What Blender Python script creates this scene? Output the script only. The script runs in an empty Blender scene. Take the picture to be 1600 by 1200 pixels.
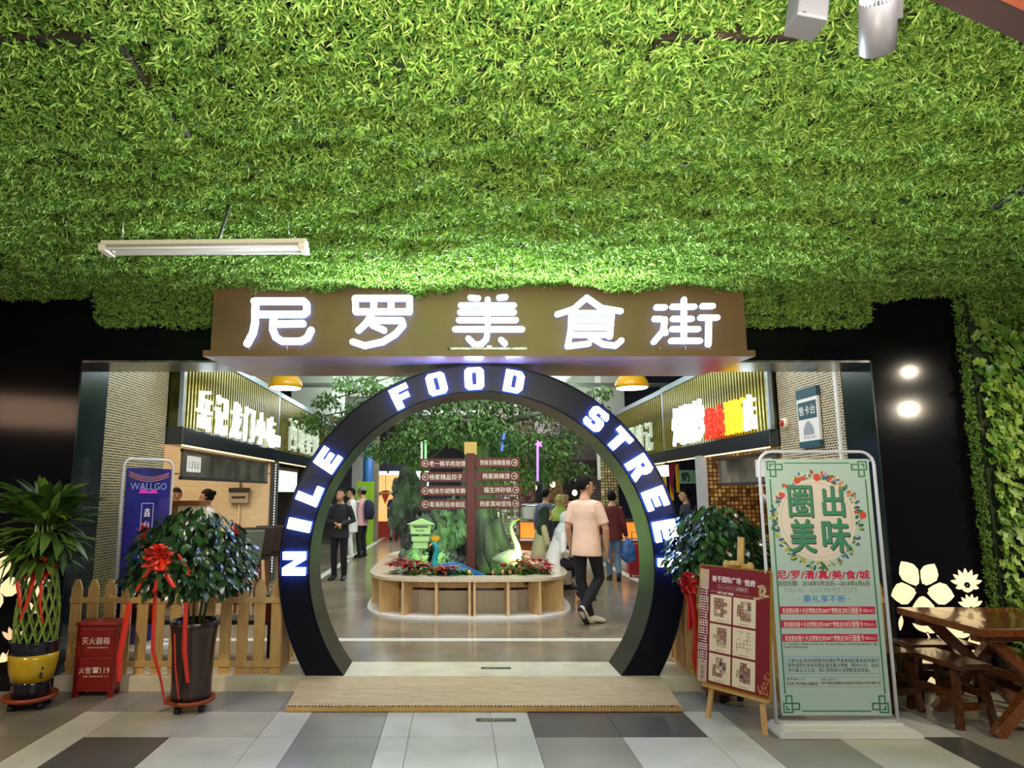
import bpy, bmesh, math, random
from mathutils import Vector, Matrix, Euler, noise
R = random.Random(7)
PI = math.pi
SC = bpy.context.scene
COL = SC.collection
# ------------------------------------------------------------------ camera, world, lights, exposure
cd = bpy.data.cameras.new('camera'); cam = bpy.data.objects.new('camera', cd); COL.objects.link(cam)
cam.location = (0, 0, 1.68)
cam.rotation_euler = (PI/2 + math.atan(170/1079), 0, 0)
cd.sensor_width = 36; cd.lens = 36*1079/1600; cd.shift_x = 88/1600; cd.clip_end = 200
SC.camera = cam
SC.view_settings.view_transform = 'Standard'; SC.view_settings.look = 'None'
SC.view_settings.gamma = 1; SC.view_settings.use_curve_mapping = False
SC.view_settings.exposure = 0.0
w = bpy.data.worlds.new('world'); SC.world = w; w.use_nodes = True
w.node_tree.nodes['Background'].inputs[0].default_value = (1, .95, .88, 1)
w.node_tree.nodes['Background'].inputs[1].default_value = 0.10

def light(kind, name, loc, power, color=(1, 1, 1), target=None, **kw):
    l = bpy.data.lights.new(name, kind); l.energy = power; l.color = color
    for k, v in kw.items(): setattr(l, k, v)
    o = bpy.data.objects.new(name, l); COL.objects.link(o); o.location = loc
    if target is not None:
        o.rotation_euler = (Vector(target) - Vector(loc)).to_track_quat('-Z', 'Y').to_euler()
    return o
WARM = (1, .86, .64); COOL = (.88, .94, 1)
# front hall: unseen washes added to brighten the grass ceiling, spots on things below
light('SPOT', 'ceiling_wash_middle', (0.5, 0.9, 2.0), 330, (1, .93, .66), (0.6, 3.3, 3.5), spot_size=2.0, spot_blend=1, shadow_soft_size=.12)
light('SPOT', 'ceiling_wash_right', (3.4, 1.2, 2.0), 240, (1, .93, .66), (2.8, 3.4, 3.5), spot_size=1.9, spot_blend=1, shadow_soft_size=.12)
light('SPOT', 'ceiling_wash_left', (-2.8, 1.2, 2.0), 170, (1, .95, .7), (-2.0, 3.8, 3.5), spot_size=1.9, spot_blend=1, shadow_soft_size=.12)
light('AREA', 'hall_fill', (0.3, 1.6, 3.2), 85, (1, .95, .88), (0.3, 5.0, 0.6), shape='RECTANGLE', size=3.0, size_y=.6)  # area light added out of view as fill for the floor and signs
light('SPOT', 'table_spot', (6.4, 2.9, 3.37), 240, WARM, (4.3, 5.5, .6), spot_size=1.3, spot_blend=.9, shadow_soft_size=.035)
light('SPOT', 'table_spot_second', (6.8, 2.2, 2.92), 130, WARM, (4.8, 6.0, 1.5), spot_size=1.3, spot_blend=.9, shadow_soft_size=.035)
light('SPOT', 'plant_spot', (-4.0, 2.6, 3.2), 270, (1, .84, .6), (-2.9, 6.0, .4), spot_size=1.1, spot_blend=.9, shadow_soft_size=.08)
light('AREA', 'warm_hall_lamp', (-7.0, 1.0, 3.0), 14, (1, .62, .42), (-3.2, 6.2, 1.6), shape='RECTANGLE', size=1.3, size_y=.5)
# food hall lamps and added fill lights
light('AREA', 'food_hall_fill_front', (.2, 7.7, 4.4), 220, (.96, .96, 1), (.2, 9.3, 0), shape='RECTANGLE', size=5, size_y=2.2)  # added area light, set forward to brighten the bench front
light('AREA', 'food_hall_panel_middle', (.2, 14, 4.3), 240, COOL, (.2, 14, 0), shape='RECTANGLE', size=5, size_y=2.5)
light('AREA', 'food_hall_panel_back', (.2, 21, 4.3), 300, COOL, (.2, 21, 0), shape='RECTANGLE', size=5, size_y=4)
light('SPOT', 'planter_flood_left', (-.55, 9.75, .75), 150, (.45, 1, .25), (.1, 11.4, 1.3), spot_size=1.6, spot_blend=.8, shadow_soft_size=.05)
light('SPOT', 'planter_flood_right', (1.15, 9.9, .75), 100, (.5, 1, .3), (.5, 11.4, 1.2), spot_size=1.6, spot_blend=.8, shadow_soft_size=.05)
light('AREA', 'kitchen_panel_left', (-4.8, 10.4, 3.2), 90, (1, .84, .62), (-4.6, 11, 0), shape='RECTANGLE', size=2, size_y=2)
light('AREA', 'sign_shelf_uplight', (.29, 5.78, 2.98), 330, (.80, .95, 1), (.29, 3.8, 3.55), shape='RECTANGLE', size=2.6, size_y=.03)
light('SPOT', 'ivy_fill_spot', (4.2, 2.9, 3.2), 330, (1, .9, .66), (4.95, 6.0, 1.7), spot_size=.9, spot_blend=.9, shadow_soft_size=.06)  # spot added out of view to brighten the ivy and its grass strip
light('AREA', 'food_hall_ceiling_fill', (.2, 15, 3.4), 380, (.93, 1, .93), (.2, 15, 5), shape='RECTANGLE', size=5, size_y=10)  # broad upward area light added to brighten the food hall ceiling, no fixture
light('AREA', 'kitchen_panel_right', (4.8, 9.4, 2.5), 18, (1, .84, .62), (4.7, 10, 0), shape='RECTANGLE', size=1.5, size_y=1.5)

# ------------------------------------------------------------------ pixel helper (frame 1600x1200) used to read positions off the place
_F, _CX, _CY, _P = 1079., 712., 600., math.atan(170/1079)
_CP, _SP = math.cos(_P), math.sin(_P)
def at(x, y, Y=None, z=None):
    a = (x-_CX)/_F; b = (_CY-y)/_F
    d = Vector((a, _CP-b*_SP, _SP+b*_CP))
    t = Y/d.y if Y is not None else (z-1.68)/d.z
    return Vector((0, 0, 1.68)) + d*t

# ------------------------------------------------------------------ materials
def lin(c):
    out = []
    for v in c[:3]:
        v = v/255.
        out.append(v/12.92 if v <= .04045 else ((v+.055)/1.055)**2.4)
    return (*out, 1)
MATS = {}
def mat(name, c, rough=.5, metal=0, spec=.5, vary=0, scale=8, bump=0, bscale=40, coat=0, trans=0, stretch=None, bdist=.02):
    if name in MATS: return MATS[name]
    m = bpy.data.materials.new(name); m.use_nodes = True; nt = m.node_tree; b = nt.nodes['Principled BSDF']
    b.inputs['Base Color'].default_value = lin(c); b.inputs['Roughness'].default_value = rough
    b.inputs['Metallic'].default_value = metal; b.inputs['Specular IOR Level'].default_value = spec
    b.inputs['Coat Weight'].default_value = coat
    b.inputs['Transmission Weight'].default_value = trans
    tc = nt.nodes.new('ShaderNodeTexCoord')
    src = tc.outputs['Object']
    if stretch:
        mp = nt.nodes.new('ShaderNodeMapping'); mp.inputs['Scale'].default_value = stretch
        nt.links.new(src, mp.inputs[0]); src = mp.outputs[0]
    if vary:
        n = nt.nodes.new('ShaderNodeTexNoise'); n.inputs['Scale'].default_value = scale; n.inputs['Detail'].default_value = 4
        nt.links.new(src, n.inputs['Vector'])
        mx = nt.nodes.new('ShaderNodeMix'); mx.data_type = 'RGBA'
        mx.inputs[6].default_value = lin([max(0, v*(1-vary)) for v in c[:3]]); mx.inputs[7].default_value = lin([min(255, v*(1+vary)) for v in c[:3]])
        rp = nt.nodes.new('ShaderNodeMapRange'); rp.inputs[1].default_value = .3; rp.inputs[2].default_value = .7
        nt.links.new(n.outputs[0], rp.inputs[0]); nt.links.new(rp.outputs[0], mx.inputs[0]); nt.links.new(mx.outputs[2], b.inputs['Base Color'])
    if bump:
        n2 = nt.nodes.new('ShaderNodeTexNoise'); n2.inputs['Scale'].default_value = bscale; n2.inputs['Detail'].default_value = 3
        nt.links.new(src, n2.inputs['Vector'])
        bp = nt.nodes.new('ShaderNodeBump'); bp.inputs['Strength'].default_value = bump; bp.inputs['Distance'].default_value = bdist
        nt.links.new(n2.outputs[0], bp.inputs['Height']); nt.links.new(bp.outputs[0], b.inputs['Normal'])
    MATS[name] = m; return m
def emis(name, c, strength):
    if name in MATS: return MATS[name]
    m = bpy.data.materials.new(name); m.use_nodes = True; b = m.node_tree.nodes['Principled BSDF']
    b.inputs['Base Color'].default_value = lin(c); b.inputs['Emission Color'].default_value = lin(c); b.inputs['Emission Strength'].default_value = strength
    MATS[name] = m; return m
def leafmat(name, c, c2, rough=.4, spec=.5):
    """each copy of a leaf gets its own green from its object / instance random"""
    if name in MATS: return MATS[name]
    m = bpy.data.materials.new(name); m.use_nodes = True; nt = m.node_tree; b = nt.nodes['Principled BSDF']
    oi = nt.nodes.new('ShaderNodeObjectInfo'); gi = nt.nodes.new('ShaderNodeNewGeometry')
    ad = nt.nodes.new('ShaderNodeMath'); ad.operation = 'ADD'; fr = nt.nodes.new('ShaderNodeMath'); fr.operation = 'FRACT'
    nt.links.new(oi.outputs['Random'], ad.inputs[0]); nt.links.new(gi.outputs['Random Per Island'], ad.inputs[1]); nt.links.new(ad.outputs[0], fr.inputs[0])
    mx = nt.nodes.new('ShaderNodeMix'); mx.data_type = 'RGBA'; mx.inputs[6].default_value = lin(c); mx.inputs[7].default_value = lin(c2)
    nt.links.new(fr.outputs[0], mx.inputs[0]); nt.links.new(mx.outputs[2], b.inputs['Base Color'])
    b.inputs['Roughness'].default_value = rough; b.inputs['Specular IOR Level'].default_value = spec
    MATS[name] = m; return m
def brickmat(name, c1, c2, mortar, bw, bh, ms, axes='xz', offset=.5, rough=.3, bias=0., bump=.4):
    """mosaic too fine to pick apart; axes = which world axes run along / up the wall"""
    if name in MATS: return MATS[name]
    m = bpy.data.materials.new(name); m.use_nodes = True; nt = m.node_tree; b = nt.nodes['Principled BSDF']
    tc = nt.nodes.new('ShaderNodeTexCoord'); sp = nt.nodes.new('ShaderNodeSeparateXYZ'); cb = nt.nodes.new('ShaderNodeCombineXYZ')
    nt.links.new(tc.outputs['Object'], sp.inputs[0])
    nt.links.new(sp.outputs['xyz'.index(axes[0])], cb.inputs[0]); nt.links.new(sp.outputs['xyz'.index(axes[1])], cb.inputs[1])
    br = nt.nodes.new('ShaderNodeTexBrick'); br.offset = offset; br.squash = 1
    nt.links.new(cb.outputs[0], br.inputs['Vector'])
    br.inputs['Color1'].default_value = lin(c1); br.inputs['Color2'].default_value = lin(c2); br.inputs['Mortar'].default_value = lin(mortar)
    br.inputs['Scale'].default_value = 1; br.inputs['Mortar Size'].default_value = ms; br.inputs['Bias'].default_value = bias
    br.inputs['Brick Width'].default_value = bw; br.inputs['Row Height'].default_value = bh; br.inputs['Mortar Smooth'].default_value = .1
    nt.links.new(br.outputs[0], b.inputs['Base Color']); b.inputs['Roughness'].default_value = rough
    bp = nt.nodes.new('ShaderNodeBump'); bp.inputs['Strength'].default_value = bump; bp.inputs['Distance'].default_value = .004; bp.invert = True
    nt.links.new(br.outputs['Fac'], bp.inputs['Height']); nt.links.new(bp.outputs[0], b.inputs['Normal'])
    MATS[name] = m; return m
def woodmat(name, c, c2, rough=.35, stretch=(6, 6, .6), coat=0):
    if name in MATS: return MATS[name]
    m = bpy.data.materials.new(name); m.use_nodes = True; nt = m.node_tree; b = nt.nodes['Principled BSDF']
    tc = nt.nodes.new('ShaderNodeTexCoord'); mp = nt.nodes.new('ShaderNodeMapping'); mp.inputs['Scale'].default_value = stretch
    oi = nt.nodes.new('ShaderNodeObjectInfo'); va = nt.nodes.new('ShaderNodeVectorMath'); va.operation = 'ADD'
    ml = nt.nodes.new('ShaderNodeMath'); ml.operation = 'MULTIPLY'; ml.inputs[1].default_value = 17
    nt.links.new(oi.outputs['Random'], ml.inputs[0]); nt.links.new(tc.outputs['Object'], va.inputs[0]); nt.links.new(ml.outputs[0], va.inputs[1])
    nt.links.new(va.outputs[0], mp.inputs[0])
    n = nt.nodes.new('ShaderNodeTexNoise'); n.inputs['Scale'].default_value = 5; n.inputs['Detail'].default_value = 6; n.inputs['Distortion'].default_value = 1.5
    nt.links.new(mp.outputs[0], n.inputs['Vector'])
    rp = nt.nodes.new('ShaderNodeMapRange'); rp.inputs[1].default_value = .3; rp.inputs[2].default_value = .7
    mx = nt.nodes.new('ShaderNodeMix'); mx.data_type = 'RGBA'; mx.inputs[6].default_value = lin(c); mx.inputs[7].default_value = lin(c2)
    nt.links.new(n.outputs[0], rp.inputs[0]); nt.links.new(rp.outputs[0], mx.inputs[0]); nt.links.new(mx.outputs[2], b.inputs['Base Color'])
    b.inputs['Roughness'].default_value = rough; b.inputs['Coat Weight'].default_value = coat
    MATS[name] = m; return m

# ------------------------------------------------------------------ mesh builder
class MB:
    def __init__(s): s.v = []; s.f = []; s.m = []; s.s = []
    def add(s, vs, fs, m=0, smooth=False):
        k = len(s.v); s.v += [tuple(v) for v in vs]
        for f in fs: s.f.append([i+k for i in f]); s.m.append(m); s.s.append(smooth)
        return s
    def box(s, x0, x1, y0, y1, z0, z1, m=0):
        return s.add([(x0,y0,z0),(x1,y0,z0),(x1,y1,z0),(x0,y1,z0),(x0,y0,z1),(x1,y0,z1),(x1,y1,z1),(x0,y1,z1)],
                     [(0,3,2,1),(4,5,6,7),(0,1,5,4),(1,2,6,5),(2,3,7,6),(3,0,4,7)], m)
    def hexa(s, p, m=0):   # 8 points, bottom ring then top ring
        return s.add(p, [(0,3,2,1),(4,5,6,7),(0,1,5,4),(1,2,6,5),(2,3,7,6),(3,0,4,7)], m)
    def bar(s, p0, p1, w, h, up=(0,0,1), m=0):
        p0 = Vector(p0); p1 = Vector(p1); d = (p1-p0).normalized(); up = Vector(up)
        a = d.cross(up)
        if a.length < 1e-4: a = d.cross(Vector((0,1,0)))
        a.normalize(); b = a.cross(d).normalized()
        q = [p+a*i*w/2+b*j*h/2 for p in (p0, p1) for i, j in ((-1,-1),(1,-1),(1,1),(-1,1))]
        return s.add(q, [(0,3,2,1),(4,5,6,7),(0,1,5,4),(1,2,6,5),(2,3,7,6),(3,0,4,7)], m)
    def loft(s, pts, rad, side=(1,0,0), n=10, m=0, smooth=True, caps=True):
        """elliptical tube through pts; rad = [(a,b)] with a along side"""
        pts = [Vector(p) for p in pts]; k0 = len(s.v); vs = []; fs = []
        for i, p in enumerate(pts):
            t = (pts[min(i+1, len(pts)-1)]-pts[max(i-1, 0)])
            t = t.normalized() if t.length > 1e-9 else Vector((0,0,1))
            a = Vector(side); a = a-t*a.dot(t)
            if a.length < 1e-3: a = t.orthogonal()
            a.normalize(); b = t.cross(a)
            r = rad[i] if isinstance(rad, (list, tuple)) else rad
            ra, rb = r if isinstance(r, (list, tuple)) else (r, r)
            for j in range(n):
                an = 2*PI*j/n; vs.append(p+a*ra*math.cos(an)+b*rb*math.sin(an))
        for i in range(len(pts)-1):
            for j in range(n):
                fs.append((i*n+j, i*n+(j+1) % n, (i+1)*n+(j+1) % n, (i+1)*n+j))
        if caps: fs.append(tuple(range(n-1, -1, -1))); fs.append(tuple((len(pts)-1)*n+j for j in range(n)))
        return s.add(vs, fs, m, smooth)
    def tube(s, pts, r, n=8, m=0, smooth=True): return s.loft(pts, r, (.3,.9,.2), n, m, smooth)
    def lathe(s, prof, c=(0,0,0), n=24, m=0, smooth=True, sx=1, sy=1):
        vs = []; fs = []
        for r, z in prof:
            for j in range(n): vs.append((c[0]+r*sx*math.cos(2*PI*j/n), c[1]+r*sy*math.sin(2*PI*j/n), c[2]+z))
        for i in range(len(prof)-1):
            for j in range(n): fs.append((i*n+j, i*n+(j+1) % n, (i+1)*n+(j+1) % n, (i+1)*n+j))
        if prof[0][0] > 1e-5: fs.append(tuple(range(n-1, -1, -1)))
        if prof[-1][0] > 1e-5: fs.append(tuple((len(prof)-1)*n+j for j in range(n)))
        return s.add(vs, fs, m, smooth)
    def ell(s, c, r, n=12, k=8, m=0):
        prof = [(math.sin(PI*i/k), -math.cos(PI*i/k)) for i in range(k+1)]
        vs = []; fs = []
        for a, z in prof:
            for j in range(n): vs.append((c[0]+r[0]*a*math.cos(2*PI*j/n), c[1]+r[1]*a*math.sin(2*PI*j/n), c[2]+r[2]*z))
        for i in range(k):
            for j in range(n): fs.append((i*n+j, i*n+(j+1) % n, (i+1)*n+(j+1) % n, (i+1)*n+j))
        return s.add(vs, fs, m, True)
    def prism(s, poly, o, ax, ay, depth, m=0, mside=None):
        """extrude a 2-D polygon (in the plane o + x*ax + y*ay, counter-clockwise seen from the front) back by depth"""
        o = Vector(o); ax = Vector(ax); ay = Vector(ay); nz = ax.cross(ay).normalized(); n = len(poly)
        f = [o+ax*p[0]+ay*p[1] for p in poly]; b = [p-nz*depth for p in f]
        s.add(f+b, [tuple(range(n))], m); k = len(s.v)-2*n
        for i in range(n):
            j = (i+1) % n; s.f.append([k+j, k+i, k+n+i, k+n+j]); s.m.append(m if mside is None else mside); s.s.append(False)
        s.f.append([k+n+i for i in range(n-1, -1, -1)]); s.m.append(m if mside is None else mside); s.s.append(False)
        return s
    def xform(s, M, k=0):
        for i in range(k, len(s.v)): s.v[i] = tuple(M @ Vector(s.v[i]))
        return s
    def mesh(s, name, mats):
        me = bpy.data.meshes.new(name); me.from_pydata(s.v, [], s.f)
        for m in (mats if isinstance(mats, (list, tuple)) else [mats]): me.materials.append(m)
        me.polygons.foreach_set('material_index', s.m); me.polygons.foreach_set('use_smooth', s.s); me.update()
        return me
    def build(s, name, mats, parent=None, bevel=0, loc=None, kind=None, label=None, seg=2):
        o = bpy.data.objects.new(name, s.mesh(name, mats)); COL.objects.link(o)
        if parent: o.parent = parent
        if loc is not None: o.location = loc
        if bevel:
            b = o.modifiers.new('bevel', 'BEVEL'); b.width = bevel; b.segments = seg; b.limit_method = 'ANGLE'; b.angle_limit = .6
        if kind: o['kind'] = kind
        if label: o['label'] = label
        return o
def tag(o, label, cat, group=None, kind=None):
    o['label'] = label; o['category'] = cat
    if group: o['group'] = group
    if kind: o['kind'] = kind
    return o
def thing(name, label, cat, loc=(0,0,0), rz=0, group=None, rot=None):
    o = bpy.data.objects.new(name, None); COL.objects.link(o); o.location = loc; o.rotation_euler = rot or (0,0,rz)
    o.empty_display_size = .1
    return tag(o, label, cat, group)
def struct(mb, name, m, bevel=0):
    o = mb.build(name, m, None, bevel); o['kind'] = 'structure'; return o
def copy_tree(o, parent=None):
    c = o.copy(); COL.objects.link(c)
    if parent: c.parent = parent
    for ch in list(o.children): copy_tree(ch, c)
    return c
def inst(name, me, parent, loc, rot=(0,0,0), sc=1):
    o = bpy.data.objects.new(name, me); COL.objects.link(o); o.parent = parent; o.location = loc; o.rotation_euler = rot
    o.scale = (sc, sc, sc) if not isinstance(sc, (tuple, list)) else sc
    return o
_TX = {}
def text2d(s, bold=0, res=2, ext=.05):
    k = (s, bold, res, ext)
    if k not in _TX:
        c = bpy.data.curves.new('t', 'FONT'); c.body = s; c.resolution_u = res; c.offset = bold; c.extrude = ext/2; c.space_line = 1.35
        o = bpy.data.objects.new('t', c); me = bpy.data.meshes.new_from_object(o)
        v = [tuple(p.co) for p in me.vertices]; f = [tuple(p.vertices) for p in me.polygons]
        fl = [abs(p.normal.z) > .9 and p.normal.z > 0 for p in me.polygons]
        bpy.data.objects.remove(o); bpy.data.curves.remove(c); bpy.data.meshes.remove(me)
        xs = [p[0] for p in v]; ys = [p[1] for p in v]
        _TX[k] = (v, f, fl, min(xs), max(xs), min(ys), max(ys))
    return _TX[k]
def text(mb, s, o, ax, ay, w=None, h=None, depth=.002, m=0, mside=None, bold=0, res=2, flat=False, center=True):
    """o = centre of the text (or left-bottom); front face stands depth proud of o"""
    if bold and any(ord(q) > 127 for q in s):      # dense characters: thicken by laying shifted copies, the outline offset would close them
        x0, x1, y0, y1 = text2d(s, 0, res, 0 if flat else .05)[3:]
        sx = w/(x1-x0) if w else h/(y1-y0); nn = Vector(ax).normalized().cross(Vector(ay).normalized())
        e = bold*sx*1.2
        for k, (dx, dy) in enumerate(((0,0),(-1,0),(1,0),(0,1),(0,-1))):
            text(mb, s, Vector(o)+Vector(ax).normalized()*dx*e+Vector(ay).normalized()*dy*e+nn*depth*.01*k, ax, ay, w, h, depth, m, mside, 0, res, flat, center)
        return mb
    v, f, fl, x0, x1, y0, y1 = text2d(s, bold, res, 0 if flat else .05)
    o = Vector(o); ax = Vector(ax).normalized(); ay = Vector(ay).normalized(); n = ax.cross(ay)
    sx = (w/(x1-x0)) if w else None; sy = (h/(y1-y0)) if h else None
    sx = sx or sy; sy = sy or sx
    cx, cy = ((x0+x1)/2, (y0+y1)/2) if center else (x0, y0)
    vs = [o+ax*((p[0]-cx)*sx)+ay*((p[1]-cy)*sy)+n*(depth*((p[2]/.05+.5) if not flat else 1)) for p in v]
    k = len(mb.v); mb.v += [tuple(p) for p in vs]
    for q, front in zip(f, fl):
        mb.f.append([i+k for i in q]); mb.m.append(m if (front or mside is None) else mside); mb.s.append(False)
    return mb
def stroke(mb, pts, wd, o, ax, ay, depth, m=0, mside=None, n=6):
    """a brush stroke with round ends: one stadium prism per segment"""
    for (a, b) in zip(pts[:-1], pts[1:]):
        a2 = Vector((a[0], a[1])); b2 = Vector((b[0], b[1])); an = math.atan2(b2.y-a2.y, b2.x-a2.x)
        poly = [(b2.x+wd/2*math.cos(an-PI/2+PI*i/n), b2.y+wd/2*math.sin(an-PI/2+PI*i/n)) for i in range(n+1)]
        poly += [(a2.x+wd/2*math.cos(an+PI/2+PI*i/n), a2.y+wd/2*math.sin(an+PI/2+PI*i/n)) for i in range(n+1)]
        mb.prism(poly, o, ax, ay, depth, m, mside)
    return mb
X1, Y1, Z1 = Vector((1,0,0)), Vector((0,1,0)), Vector((0,0,1))
FZ = .125          # food hall floor, one step above the front hall
# ------------------------------------------------------------------ materials of the place
M_black = mat('black_panel', (9,9,13), .10, spec=.3, vary=.2, scale=1.2)
M_reveal = mat('dark_steel_reveal', (30,44,48), .16, metal=.35, vary=.2, scale=2)
M_steel = mat('brushed_steel', (150,152,150), .25, metal=.9, vary=.2, scale=12, stretch=(1,1,.1))
M_cream = mat('cream_stone', (228,216,188), .3, vary=.06, scale=5)
M_conc = mat('polished_concrete', (134,124,106), .17, vary=.14, scale=1.6, spec=.5)
M_white = mat('white_paint', (236,236,232), .45)
M_wline = mat('white_floor_line', (226,224,214), .25)
M_dark = mat('charcoal', (30,30,32), .5)
M_red = mat('red_paint', (176,36,30), .35)
M_wood = woodmat('light_pine', (206,158,92), (226,184,118), .45)
M_oak = woodmat('blond_oak', (204,166,112), (226,194,142), .3, (4,4,.8))
M_walnut = woodmat('dark_red_wood', (92,46,20), (142,78,36), .2, (6,1.2,6), coat=.4)
M_brown = mat('sign_brown', (104,78,44), .5, vary=.06, scale=2)
M_plum = mat('sign_soffit', (176,144,140), .28, vary=.08, scale=1)
M_gloss = mat('arch_black', (11,14,26), .3, spec=.2, vary=.2, scale=3, bump=.05, bscale=4)
M_glow = emis('letter_glow', (232,240,255), 14)
M_glows = emis('character_edge_glow', (150,176,255), 3.0)
M_glowb = emis('letter_edge_glow', (90,130,255), 40)
# ------------------------------------------------------------------ front hall floor: each tile a piece
fl = struct(MB().box(-8, 9, -4, 6.25, -.12, -.006), 'floor', mat('grout', (96,90,82), .7))
T_L = (206,200,190); T_M = (150,144,134); T_D = (84,80,78); T_G = (186,180,168); T_K = (128,120,108)
tm = {c: mat('floor_tile_'+n, c, .3, vary=.05, scale=3, spec=.4) for c, n in ((T_L,'light'),(T_M,'grey'),(T_D,'dark'),(T_G,'pale_grey'),(T_K,'taupe'))}
xs = [-6.46,-5.86,-5.26,-4.95,-4.35,-3.75,-3.48,-2.88,-2.59,-1.99,-1.38,-1.11,-.525,-.328,.263,.553,1.158,1.76,2.05,2.65,3.25,3.53,4.13,4.73,5.33,5.93]
ys = [1.15,1.72,2.29,2.86,3.43,3.99,4.56,5.13,5.70,6.25]
rowcol = {
 8: [T_G,T_K,T_K,T_K,T_G,T_K,T_K,T_M,T_M,T_M,T_M,T_M,T_L,T_L,T_L,T_M,T_L,T_M,T_M,T_M,T_D,T_M,T_G,T_L,T_G],
 7: [T_K,T_G,T_K,T_G,T_K,T_K,T_K,T_L,T_G,T_G,T_L,T_M,T_L,T_L,T_L,T_D,T_D,T_L,T_M,T_G,T_L,T_M,T_L,T_G,T_L],
 6: [T_K,T_K,T_G,T_K,T_G,T_K,T_K,T_L,T_D,T_L,T_L,T_M,T_L,T_L,T_L,T_M,T_L,T_L,T_M,T_L,T_D,T_M,T_L,T_L,T_G],
}
for j in range(len(ys)-1):
    for i in range(len(xs)-1):
        c = rowcol.get(j, [T_L if (i*7+j*3) % 5 else T_M for i in range(25)])[i]
        MB().box(xs[i]+.002, xs[i+1]-.002, ys[j]+.002, ys[j+1]-.002, -.02, 0).build('tile', tm[c], fl)
# step, threshold, food hall floor
struct(MB().box(-3.6, 3.95, 6.25, 6.76, -.1, FZ), 'trim_1', M_cream, .004)
fh = struct(MB().box(-9, 10, 6.76, 34, -.1, FZ), 'floor_2', M_conc)
for n, (x0, x1, y0, y1) in enumerate(((-3.3,3.7,7.66,7.80), (-2.6,-2.46,10,30), (3.2,3.36,10,30))):
    MB().box(x0, x1, y0, y1, FZ, FZ+.003).build('floor_line', M_wline, fh)
# ------------------------------------------------------------------ black walls with the opening (x -3.45..3.83, soffit 2.88)
struct(MB().box(-7.5, -3.45, 6.25, 6.74, 0, 3.6), 'wall_left', M_black)
struct(MB().box(3.83, 8, 6.25, 6.74, 0, 3.6), 'wall_right', M_black)
struct(MB().box(-3.45, 3.83, 6.25, 6.74, 2.885, 3.6), 'wall_front', M_black)
MB().box(-3.455, -3.435, 6.252, 6.745, FZ, 2.885).build('trim_2', M_reveal)['kind'] = 'structure'
MB().box(3.815, 3.835, 6.252, 6.745, FZ, 2.885).build('trim_3', M_reveal)['kind'] = 'structure'
MB().box(-3.435, 3.815, 6.252, 6.745, 2.865, 2.888).build('trim_4', M_steel)['kind'] = 'structure'
# mosaic return walls just inside the opening
M_mosL = brickmat('mosaic_left', (30,28,28), (128,116,90), (206,196,154), .052, .027, .0052, 'yz', .5, .3, -.3)
M_mosR = brickmat('mosaic_right', (38,32,26), (150,126,88), (226,214,182), .052, .027, .0052, 'yz', .5, .3, -.3)
struct(MB().box(-3.75, -3.45, 6.745, 8.2, FZ, 4.6), 'wall_left_return', M_mosL)
struct(MB().box(3.81, 4.1, 6.745, 8.1, FZ, 4.6), 'wall_right_return', M_mosR)
MB().box(3.79, 3.812, 6.80, 6.85, FZ, 2.88).build('trim_5', M_white)['kind'] = 'structure'
# ceiling slab of the front hall, food hall ceiling, far walls
struct(MB().box(-8, 9, -4, 6.25, 3.56, 3.75), 'ceiling', mat('dark_ceiling_board', (24,30,18), .9))
M_ceil = mat('food_hall_white', (214,224,214), .6, vary=.05, scale=1)
struct(MB().box(-9, 10, 6.74, 34, 4.75, 4.9), 'ceiling_2', M_ceil)
struct(MB().box(-9, 10, 32, 32.2, 0, 4.9), 'wall_back', mat('far_wall', (96,98,104), .6))
struct(MB().box(-8.2, -8, 6.74, 32, 0, 4.9), 'wall_left_far', mat('side_wall', (170,160,144), .6))
struct(MB().box(9, 9.2, 6.74, 32, 0, 4.9), 'wall_right_far', MATS['side_wall'])
# ceiling services in the food hall
for k, y in enumerate((13.5, 18, 22.5)):
    struct(MB().box(-8, 9, y, y+.45, 4.25, 4.75), 'trim_%d' % (6+k), M_ceil, .01)
struct(MB().box(-3.9, -2.9, 16.2, 18, 3.5, 4.75), 'trim_9', M_ceil, .02)
struct(MB().box(3.6, 4.2, 17, 17.7, 2.0, 4.75), 'trim_10', M_white, .02)
M_pipe = mat('pipe_grey', (150,160,156), .4)
for lab, z, y, r in (('grey duct pipe across the food hall ceiling above left lamp', 4.15, 12.6, .09), ('thin pipe across the ceiling beyond the yellow lamps', 4.05, 15.2, .05), ('pipe under the far ceiling beams', 4.0, 20.2, .07)):
    tag(MB().tube([(-7.9,y,z),(8.9,y,z)], r, 12).build('ceiling_pipe', M_pipe), lab, 'pipe')
tag(MB().loft([(-2.2,11,4.42),(-2.2,13.4,4.42)], [(.22,.2)]*2, (1,0,0), 14).build('air_duct', M_pipe), 'round air duct running into the depth above the left aisle', 'duct')
tag(MB().loft([(2.4,11,4.43),(2.4,19.6,4.43)], [(.3,.26)]*2, (1,0,0), 14).build('air_duct', M_ceil), 'wide pale air duct running into the depth above the right aisle', 'duct')

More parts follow.
